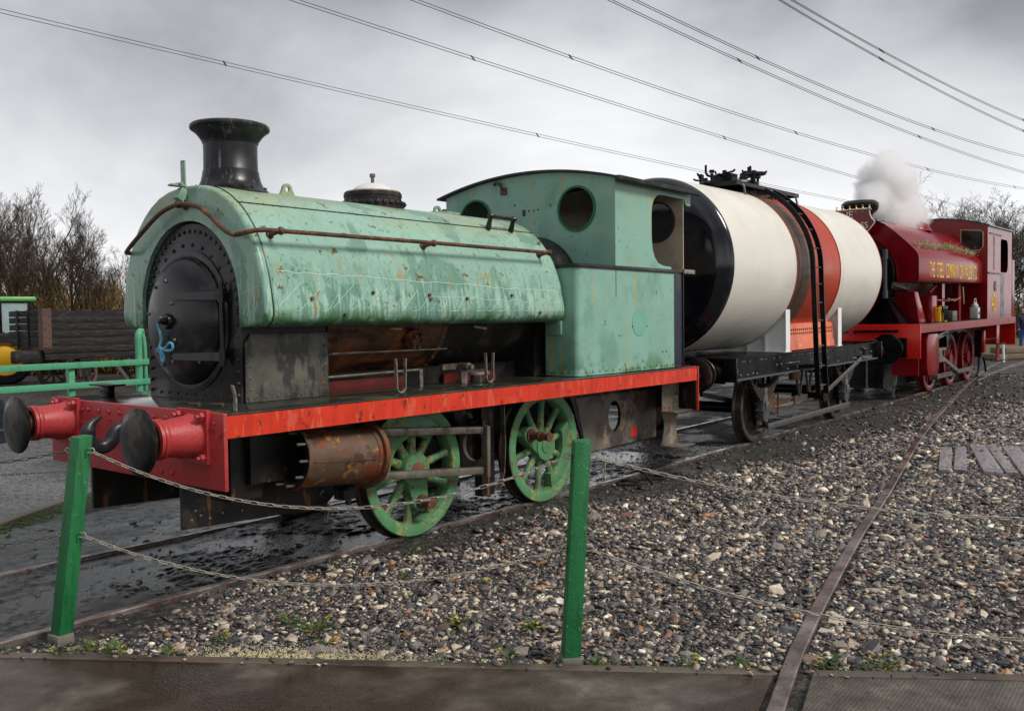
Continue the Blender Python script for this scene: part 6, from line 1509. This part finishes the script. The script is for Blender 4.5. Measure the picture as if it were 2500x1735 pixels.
for t, off, k, sc in spots:
    o = bpy.data.objects.new('weed', WM[k]); link(o); x, y = on_edge(t, off); o.location = (x, y, GZ+.012); o.rotation_euler = (0, 0, rnd.uniform(0, 6)); o.scale = (sc*1.35,)*3
    if k == 3 and t < 2: tag(o, 'large yellowing leafy weed in the gravel, biggest of the clumps before the concrete', 'weed', 'weeds in the gravel')
    else: tag(o, 'small green weed growing through the gravel', 'weed', 'weeds in the gravel')
g = G(); r = random.Random(21)
for k in range(700):
    t = r.uniform(-.5, 5.2); off = abs(r.gauss(0, .05))+.005; x, y = on_edge(t, off)
    if r.random() < .25: x, y = on_edge(r.uniform(1., 4.), r.uniform(.3, 2.0))
    h = r.uniform(.008, .03); a = r.uniform(0, 6.3); d = Vector((math.cos(a)*.012, math.sin(a)*.012, h)); b = Vector((x, y, GZ+.012))
    sd_ = Vector((-math.sin(a), math.cos(a), 0))*.003; g.add([b-sd_, b+sd_, b+d+sd_, b+d-sd_], [(0, 1, 2, 3)])
o = stuff(g.build('grass_tufts', 'moss', fix=False)); o['label'] = 'sparse green moss and grass blades along the edge of the concrete'
# spilled sand by the edge
me = None
g = G()
for k in range(4200):
    t = 1.62+r.gauss(0, .32); off = abs(r.gauss(.03, .09))+.01; x, y = on_edge(t, off); q = r.uniform(.002, .0045)
    b = Vector((x, y, GZ+.012)); g.add([b+Vector((q, 0, 0)), b+Vector((-q*.5, q*.9, 0)), b+Vector((-q*.5, -q*.9, 0)), b+Vector((0, 0, q*1.6))], [(0, 1, 3), (1, 2, 3), (2, 0, 3)])
o = stuff(g.build('sand_spill', 'sand', fix=False, flat=True)); o['label'] = 'pale sand spilled on the gravel by the concrete edge'
# grey plastic clips lying on the gravel
def clip(k, t, off, rz):
    x, y = on_edge(t, off); root = thing('pipe_clip', ['grey pipe clip on the gravel, leftmost of the three', 'grey pipe clip on the gravel, middle of the three', 'grey pipe clip on the gravel, rightmost of the three'][k], 'clip', (x, y, GZ+.035), (.2, .1, rz), 'grey pipe clips on the gravel')
    for j in range(3):
        g = G(); g.tube([(.012*j, .018*math.cos(a), .018*math.sin(a)) for a in np.linspace(-.4, PI+.4, 12)], .004, 6); g.build('ring', 'wagon_grey', root)
    g = G(); g.plate([(-.03, -.015), (.05, -.015), (.05, .015), (-.03, .015)], [circ(.035, 0, .006, 10)], lambda u, v, q: (u, v-.035, q), -.015, -.009); g.build('base', 'wagon_grey', root)
clip(0, 2.12, .30, .4); clip(1, 2.22, .22, 1.2); clip(2, 2.38, .24, 2.2)
# dark hose heap by the near rail
g = G(); r = random.Random(8); P = [(4.9+.9*k/26+.06*math.sin(k*1.3), -1.05+.14*math.sin(k*.9)+.04*math.cos(k*2.1), GZ+zg(5)+.03+(.10*max(0, math.sin((k-13)*.7)) if 12 < k < 19 else .012*(k % 3))) for k in range(27)]
g.tube(smooth_path(P, 4), .014, 6); tag(g.build('hose', 'rubber'), 'tangled dark hose lying beside the near rail under the step', 'hose')

# ------------------------------------------------------------------ green yard railing
def railing():
    root = thing('yard_railing', 'green tubular two-rail railing beyond the left buffers', 'railing', (2.6, 8.6, GZ))
    o0 = Vector((2.6, 8.6, GZ)); A = Vector((2.60, 8.60, 1.119)); B = Vector((5.34, 9.20, 1.092)); d = (B-A)
    A2 = A-d*.9; B2 = B+d*.6
    for zz0, zz1 in ((1.119, 1.092), (.787, .732)):
        g = G(); a = A2.copy(); b = B2.copy(); a.z = zz0+(zz0-zz1)*.9; b.z = zz1; g.bar(a-o0, b-o0, .05, .10); g.build('rail', 'fence_green', root, bevel=.006)
    for t, z1, w in ((.45, 1.075, .10), (-.5, 1.075, .1)):
        p = A+d*t; g = G(); g.box(p.x-o0.x-.05, p.x-o0.x+.05, p.y-o0.y+.03, p.y-o0.y+.13, 0, z1-GZ); g.build('post', 'fence_green', root, bevel=.006)
    p = A+d*.945; q = Vector((p.x-o0.x, p.y-o0.y+.06, 0)); g = G(); pts = [q, q+Vector((0, 0, 1.35)), q+Vector((.0, 0, 1.58)), q+Vector((.03, .02, 1.66)), q+Vector((.09, .05, 1.70))]
    g.tube(smooth_path(pts, 4), .06, 12); g.build('end_post', 'fence_green', root)
    g = G(); g.tube(smooth_path([q+Vector((.12, 0, 0)), q+Vector((.12, 0, 1.3)), q+Vector((.10, .04, 1.66))], 4), .035, 8); g.build('end_post', 'fence_green', root)
railing()
# ------------------------------------------------------------------ old wooden wagon, tractor
def old_wagon():
    u = Vector((1.43, -1.78, 0)).normalized(); ang_ = math.radians(-2)     # stands parallel to the main line
    root = thing('wooden_open_wagon', 'old black plank open wagon with brown iron corner behind the railing', 'wagon', (8.09, 19.38, GZ), (0, 0, ang_))
    H0, H1 = 1.22, 2.24; L_ = 4.6; Wd = 2.3
    hs = [H0, 1.45, 1.66, 1.86, 2.05, 2.24]; r = random.Random(4)
    # local x along side; local +y away from the camera
    for k in range(5):
        g = G(); g.box(.12, L_, -.03+r.uniform(-.008, .008), .04, hs[k]+.006, hs[k+1]-.006)
        if k == 4:
            g = G(); xs = np.linspace(.12, L_, 24); g.loft([[(x, -.03, hs[4]+.006), (x, .04, hs[4]+.006), (x, .04, hs[5]+r.uniform(-.05, .01)), (x, -.03, hs[5]+r.uniform(-.05, .01))] for x in xs])
        g.build('plank', 'old_timber', root, bevel=0 if k == 4 else .008)
        g = G(); g.box(-.04, .03, .12, Wd, hs[k]+.012*r.random(), hs[k+1]-.012-.02*r.random()); g.build('end_plank', 'old_timber', root, bevel=.008)
        g = G(); g.box(.12, L_, Wd-.04, Wd+.03, hs[k]+.006, hs[k+1]-.006); g.build('plank', 'old_timber', root)
    g = G(); g.box(-.06, .17, -.06, -.045, H0-.08, H1+.03); g.box(-.06, -.045, -.044, .24, H0-.08, H1+.03); cp = g.build('corner_plate', 'iron_brown', root)
    g = G()
    for z in (1.3, 1.5, 1.7, 1.9, 2.1): g.rivet((.0, -.06, z), (0, -1, 0), .025); g.rivet((.12, -.06, z-.05), (0, -1, 0), .025)
    for x in (.7, 1.2, 1.6, 2.3, 3.0): g.rivet((x, -.032, 1.95), (0, -1, 0), .025); g.rivet((x+.2, -.032, 1.55), (0, -1, 0), .022)
    stuff(g.build('rivets', 'rusty_iron', cp))
    g = G(); g.box(-.05, L_, -.06, .0, H0-.16, H0-.005); g.box(0, L_, -.02, Wd, .86, H0-.17); g.build('solebar', 'old_timber', root, bevel=.006)
    g = G(); g.box(-.075, -.05, .9, 1.0, H0-.1, H1); g.box(-.075, -.05, 1.6, 1.7, H0-.1, H1); g.build('end_stanchion', 'old_timber', root)
    g = G(); g.bar((-.75, .25, .96), (.05, .25, .96), .32, .34); g.build('buffer_block', 'old_timber', root, bevel=.05)
    for x in (1.05, 3.6):
        for y in (.10, Wd-.3):
            g = G(); g.lathe([(.33, 0), (.35, -.02), (.40, -.02), (.42, .0), (.42, .09), (.45, .10), (.45, .13), (.33, .13), (.33, 0)], (0, 0, 0), (0, 1, 0), 36, False)
            for k in range(4): a = k*PI/4; g.bar((-.34*math.cos(a), .05, -.34*math.sin(a)), (.34*math.cos(a), .05, .34*math.sin(a)), .05, .05, (0, 1, 0))
            w = g.build('wheel', 'iron_brown', root); w.location = (x, y, .42)
        g = G(); g.box(x-.2, x+.2, .02, .10, .35, .60); g.box(x-.07, x+.07, -.0, .08, .62, .86); g.box(x-.12, x+.12, -.02, .02, .74, .9); g.build('axlebox', 'frame_dark', root)
    g = G(); g.box(2.2, 3.0, .05, .1, .68, .85)
    for x in (2.35, 2.6, 2.85): g.hexnut((x, .05, .78), (0, -1, 0), .06, .04)
    g.build('brake_fitting', 'wagon_grey', root)
    g = G(); g.bar((1.2, .0, .70), (1.95, .0, .68), .02, .03); g.bar((1.85, .0, .86), (1.95, .0, .60), .02, .03); g.bar((2.0, .1, .68), (2.35, .1, .2), .05, .1); g.bar((3.3, .1, .68), (3.1, .1, .2), .05, .1); g.build('brake_lever', 'wagon_grey', root)
    # rusty track it stands on
    g = G(); 
    for y in (.18, Wd-.2): g.box(-3, 9, y-.035, y+.035, -.10, -.0)
    o = g.build('yard_rail', 'rusty_iron'); o.location = root.location; o.rotation_euler = root.rotation_euler; struct(o)
    return ang_
WA = old_wagon()
def tractor():
    root = thing('tractor', 'green tractor with yellow wheels at the left edge behind the wooden wagon', 'tractor', (8.87, 24.2, GZ), (0, 0, math.radians(165)))
    def wheel(x, y, R, w):
        g = G(); g.lathe([(R*.62, -w/2), (R*.9, -w/2), (R, -w*.3), (R, w*.3), (R*.9, w/2), (R*.62, w/2)], (x, y, R), (0, 1, 0), 36, False); 
        for k in range(22):
            a = 2*PI*k/22; g.bar((x+R*math.cos(a), y-w*.4, R+R*math.sin(a)), (x+R*math.cos(a+.15), y, R+R*math.sin(a+.15)), .05, .06)
        t = g.build('wheel', 'rubber', root); g = G()
        for sy in (-1, 1): g.lathe([(R*.62, 0), (R*.60, -.04), (R*.5, -.10), (R*.3, -.05), (0, -.05)], (x, y+sy*w/2, R), (0, sy, 0), 32, False)
        g.build('rim', 'tractor_yellow', t)
    for y in (-.85, .85): wheel(0, y, .80, .45); wheel(2.3, y*.95, .55, .33)
    g = G(); g.box(1.0, 2.9, -.38, .38, .95, 1.55); g.build('bonnet', 'tractor_green', root, bevel=.08)
    g = G(); g.box(-.2, 2.7, -.25, .25, .55, .95); g.build('chassis', 'gloss_black', root)
    g = G(); g.box(-.95, 1.05, -.85, .85, 2.55, 2.70); g.build('roof', 'tractor_green', root, bevel=.06)
    g = G()
    for x in (-.75, .05, .95):
        for y in (-.75, .75): g.box(x-.04, x+.04, y-.04, y+.04, 1.0, 2.56)
    g.box(-.75, .95, -.78, .78, .95, 1.35); c = g.build('cab_frame', 'gloss_black', root)
    g = G(); g.box(-.70, .90, -.752, -.748, 1.36, 2.5); g.box(-.70, .90, .748, .752, 1.36, 2.5); g.box(-.752, -.748, -.7, .7, 1.36, 2.5); g.box(.948, .952, -.7, .7, 1.36, 2.5); g.build('windows', 'window_glass', root)
    g = G(); g.tube([(-.8, -.8, 2.3), (-.9, -1.1, 2.4), (-.9, -1.3, 2.35)], .015, 6); g.box(-.95, -.85, -1.35, -1.2, 2.1, 2.35); g.tube([(.9, -.8, 2.4), (1.0, -1.15, 2.45), (1.0, -1.15, 2.3)], .015, 6); g.build('mirror', 'gloss_black', root)
tractor()

# ------------------------------------------------------------------ bare trees, undergrowth
def bare_tree(seed, h, stems=1, lean=.12, up=.55, depth=5, mtw='twig', dens=1.):
    r = random.Random(seed); tr = G(); tw = G()
    def branch(p, d, ln, rad, lv):
        n = 4 if lv < 3 else 3
        pts = [p]; q = p.copy(); dd = d.copy()
        for k in range(n):
            dd = (dd+Vector((r.gauss(0, .13), r.gauss(0, .13), r.gauss(0, .06)+.05*up))).normalized(); q = q+dd*ln/n; pts.append(q.copy())
        rr = [rad*(1-.55*k/n) for k in range(n+1)]
        (tr if lv <= 1 else tw).tube(pts, [max(x, .006) for x in rr], 7 if lv == 0 else (5 if lv == 1 else 3))
        if lv >= depth: return
        nc = [6, 5, 5, 4, 3][min(lv, 4)]
        nc = max(2, int(nc*dens+r.random()))
        for k in range(nc):
            t = (k+.6+r.random()*.5)/(nc+.3); t = min(.99, .28+.72*t) if lv == 0 else min(.99, .15+.85*t)
            i = min(int(t*n), n-1); f = t*n-i; b = pts[i].lerp(pts[i+1], f); base = (pts[i+1]-pts[i]).normalized()
            a = r.uniform(0, 2*PI); _, u, w = frame(base); sp = r.uniform(.45, .95)
            nd = (base*math.cos(sp)+(u*math.cos(a)+w*math.sin(a))*math.sin(sp)+Vector((0, 0, up*.35))).normalized()
            branch(b, nd, ln*r.uniform(.42, .66)*(1.15-.35*t), rr[i]*r.uniform(.45, .62), lv+1)
    for s_ in range(stems):
        a = r.uniform(0, 2*PI); d = Vector((math.cos(a)*lean*(1+s_*.6), math.sin(a)*lean*(1+s_*.6), 1)).normalized()
        branch(Vector((math.cos(a)*.15*s_, math.sin(a)*.15*s_, 0)), d, h*r.uniform(.62, .74), h*.017*(1 if s_ == 0 else .75), 0)
    return tr.mesh('trunk', 'bark', fix=False), tw.mesh('crown', mtw, fix=False)
TM = [bare_tree(1, 9.5, 3, up=.95), bare_tree(5, 9.5, 2, up=1.1), bare_tree(8, 8.5, 4, .2, up=1.), bare_tree(12, 10, 2, up=.9)]
TM2 = [bare_tree(31, 10, 3, .2, .45, 5, 'twig_dark', 1.05), bare_tree(37, 9, 3, .25, .4, 5, 'twig_dark', 1.0)]
TM3 = [bare_tree(44, 9, 1, .05, .8, 4, 'twig_dark', .8)]
def tree(tm, loc, rz, sc, label, group, squash=1):
    root = thing('bare_tree', label, 'tree', loc, (0, 0, rz), group); root.scale = (sc*squash, sc*squash, sc)
    for nm, me in zip(('trunk', 'crown'), tm): link(bpy.data.objects.new(nm, me), root)
YAW = .681
def at(px, depth, z=GZ):
    lat = (px-1250)/2245.1*depth; x = CAM.x+math.cos(YAW)*depth+math.sin(YAW)*lat; y = CAM.y+math.sin(YAW)*depth-math.cos(YAW)*lat
    return (x, y, z+zg(x))
LT = [(-40, 38, 0, .88), (30, 35, 2, .88), (85, 37, 1, .80), (-120, 34, 3, .78), (190, 35, 1, .72), (228, 37, 3, .70), (285, 36, 2, .55), (140, 40, 2, .58), (255, 42, 0, .60), (60, 42, 3, .86)]
ORD = ['first', 'second', 'third', 'fourth', 'fifth', 'sixth', 'seventh', 'eighth', 'ninth', 'tenth', 'eleventh', 'twelfth']
for k, (px, dp, i, sc) in enumerate(sorted(LT)): tree(TM[i], at(px, dp), k*1.7, sc*.80, 'leafless tree in the left-hand thicket, %s trunk from the left edge' % ORD[k], 'bare trees at the left')
RT = [(2330, 62, 0, .95), (2400, 66, 1, 1.05), (2450, 60, 0, .92), (2520, 64, 1, 1.05), (2290, 70, 1, .85), (2360, 74, 0, 1.1), (2480, 75, 1, 1.2)]
for k, (px, dp, i, sc) in enumerate(sorted(RT)): tree(TM2[i], at(px, dp), k*2.1+.5, sc, 'leafless spreading tree behind the dark red engine, %s of these from the steam cloud' % ORD[k], 'bare trees at the right')
tree(TM3[0], at(2245, 80), .4, 1.42, 'slender bare treetop showing above the steam cloud', None); 
tree(TM2[1], at(1965, 60), 2.2, 1.0, 'bare treetop showing above the cream tank barrel', None)
tree(TM2[0], at(1985, 75), 1.2, .85, 'smaller bare treetop just right of the one above the tank barrel', None)
def thicket(name, label, x0px, x1px, d0, d1, h, n, m, seed, wv=.018):
    r = random.Random(seed); g = G()
    for k in range(n):
        p = Vector(at(r.uniform(x0px, x1px), r.uniform(d0, d1))); hh = h*r.uniform(.25, 1)*(0.7+.3*math.sin(p.x*.9+p.y*.7)); a = r.uniform(0, 2*PI); ln = r.uniform(.3, 1.2)
        d = Vector((math.cos(a)*ln, math.sin(a)*ln, 0)); b = p+Vector((0, 0, hh*r.uniform(0, .75)))
        c = b+d*.5+Vector((0, 0, hh*.35)); e = b+d*1.0+Vector((0, 0, hh*r.uniform(.2, .5)))
        w = Vector((-math.sin(a+.6), math.cos(a+.6), .3))*wv*r.uniform(.5, 1.3)
        g.add([b-w, b+w, c+w*.7, c-w*.7, e], [(0, 1, 2, 3), (3, 2, 4)])
    o = stuff(g.build(name, m, fix=False, flat=True)); o['label'] = label
thicket('bramble_thicket', 'tangle of dry golden brown brambles below the left trees', -260, 520, 32, 41, 3.9, 26000, 'bramble', 3)
thicket('hedge_bank', 'tangled brown hedge behind the dark red engine at the right', 2200, 2700, 55, 70, 3.6, 9000, 'bramble_r', 5, .03)
thicket('far_scrub', 'low brown scrub along the far horizon behind the train', 500, 2300, 85, 95, 2.6, 7000, 'bramble_r', 6, .05)
# low turf bank along the yard edge
g = G(); P = [at(-500, 31), at(700, 31), at(700, 60), at(-500, 60)]; g.add([(p[0], p[1], GZ+.03) for p in P], [(0, 1, 2, 3)]); struct(g.build('verge', 'turf', fix=False))
g = G(); P = [at(2290, 36), at(3200, 30), at(3200, 75), at(2250, 75)]; g.add([(p[0], p[1], GZ+.30) for p in P], [(0, 1, 2, 3)]); struct(g.build('verge_right', 'turf', fix=False))
# plants by the railing
o = bpy.data.objects.new('shrub', leafy(77, 90, .10, .5)); link(o); o.location = at(66, 14.5); tag(o, 'small leafy shrub growing below the green railing beside the left buffer', 'shrub')

# ------------------------------------------------------------------ far right: timber, white post, person
g = G(); p = Vector(at(2475, 31)); tb = thing('timber_stack', 'stack of pale timber baulks at the right edge beyond the red engine', 'timber', tuple(p), (0, 0, -.35))
for k in range(7):
    g = G(); row = k//4; g.box(-1.4+.1*k, 3+.15*k, -.35+(k % 4)*.24, -.14+(k % 4)*.24, .02+row*.2, .2+row*.2); g.build('baulk', 'timber_pale', tb, bevel=.01)
g = G(); g.cyl((0, 0, 0), (.10, .05, 1.1), .035, n=10); o = g.build('marker_post', 'white_post'); o.location = at(2452, 29); tag(o, 'thin leaning white post between the red engine and the timber stack', 'post')
def person():
    root_loc = at(2501, 34)
    me = bpy.data.meshes.new('person')
    V = [(0, 0, .92), (0, 0, 1.15), (0, 0, 1.38), (0, 0, 1.50), (0, .02, 1.60), (0, .03, 1.70), (.19, 0, 1.40), (.27, .02, 1.12), (.24, .14, .90), (-.19, 0, 1.40), (-.27, .02, 1.12), (-.24, .14, .90), (.10, 0, .86), (.12, .02, .48), (.12, -.02, .08), (.12, .13, .03), (-.10, 0, .86), (-.12, .04, .48), (-.12, .0, .08), (-.12, .15, .03)]
    Eg = [(0, 1), (1, 2), (2, 3), (3, 4), (4, 5), (2, 6), (6, 7), (7, 8), (2, 9), (9, 10), (10, 11), (0, 12), (12, 13), (13, 14), (14, 15), (0, 16), (16, 17), (17, 18), (18, 19)]
    Rr = [.16, .15, .17, .06, .10, .09, .075, .055, .04, .075, .055, .04, .10, .07, .05, .045, .10, .07, .05, .045]
    me.from_pydata(V, Eg, [])
    o = bpy.data.objects.new('person', me); link(o); bpy.context.view_layer.update()
    md = o.modifiers.new('skin', 'SKIN'); sv = me.skin_vertices[0].data
    for k, r_ in enumerate(Rr): sv[k].radius = (r_, r_*.85)
    sv[0].use_root = True
    md2 = o.modifiers.new('sub', 'SUBSURF'); md2.levels = 2; md2.render_levels = 2
    dg = bpy.context.evaluated_depsgraph_get(); m2 = bpy.data.meshes.new_from_object(o.evaluated_get(dg)); o.modifiers.clear(); o.data = m2
    for nm in ('jacket', 'denim', 'skin', 'hair', 'rubber'): m2.materials.append(MATS[nm])
    for p_ in m2.polygons:
        z = p_.center.z; p_.material_index = 0 if z > .93 else 1
        if z > 1.52: p_.material_index = 2
        if z > 1.66 or (z > 1.56 and p_.center.y < .0): p_.material_index = 3
        if z < .09: p_.material_index = 4
        if z < .95 and abs(p_.center.x) > .2: p_.material_index = 2
        p_.use_smooth = True
    o.location = root_loc; o.rotation_euler = (0, 0, 2.2); tag(o, 'person in a dark jacket and blue jeans standing at the right edge', 'person')
    g = G(); g.box(-.30, -.06, .16, .20, 1.0, 1.28); b = g.build('paper', 'lettering_white'); b.location = root_loc; b.rotation_euler = (0, 0, 2.2); tag(b, 'white sheet held by the person at the right edge', 'paper')
person()

# ------------------------------------------------------------------ overhead power lines
def lines():
    a = math.radians(-6); d = Vector((math.cos(a), math.sin(a), 0)); n = Vector((-math.sin(a), math.cos(a), 0))
    data = [(65.14, 18.5, 109, (9.184e-5, -.034833, 24.530), 'lowest twin overhead cable, crossing the whole sky from the top left corner'), (49.55, 32.3, 123, (1.2711e-4, -.058716, 25.821), 'second twin overhead cable up, ending above the tank wagon end'),
            (44.06, 38.2, 174, (3.6986e-4, -.084297, 26.825), 'third twin overhead cable up, passing behind the steam cloud'), (34.51, 48.5, 141, (4.3131e-4, -.108163, 28.225), 'fourth twin overhead cable up, close below its neighbour'),
            (33.44, 49.6, 137, (5.8729e-4, -.118966, 28.519), 'fifth twin overhead cable up, close above its neighbour'), (26.36, 57.3, 112, (6.0117e-4, -.134441, 29.736), 'lower of the two cables in the upper right corner'), (26.36, 57.3, 112, (6.0117e-4, -.121741, 29.51), 'topmost cable, in the upper right corner')]
    for c, s0, s1, (A, B, C), lab in data:
        root = thing('power_cable', lab, 'cable', tuple(d*s0+n*c+Vector((0, 0, A*s0*s0+B*s0+C))), group='overhead power cables'); o0 = Vector(root.location)
        def P(t, off): return d*t+n*(c+off)+Vector((0, 0, A*t*t+B*t+C+off*1.1))-o0
        sp0 = s0-22; sp1 = s1+70
        for off in (-.17, .17):
            g = G(); g.tube([P(sp0+(sp1-sp0)*k/70, off) for k in range(71)], .028, 5); g.build('conductor', 'wire', root)
        t = s0+17
        while t < s1+20:
            g = G(); g.bar(P(t, -.22), P(t, .22), .10, .08); g.build('spacer', 'wagon_black', root); t += 38
lines()
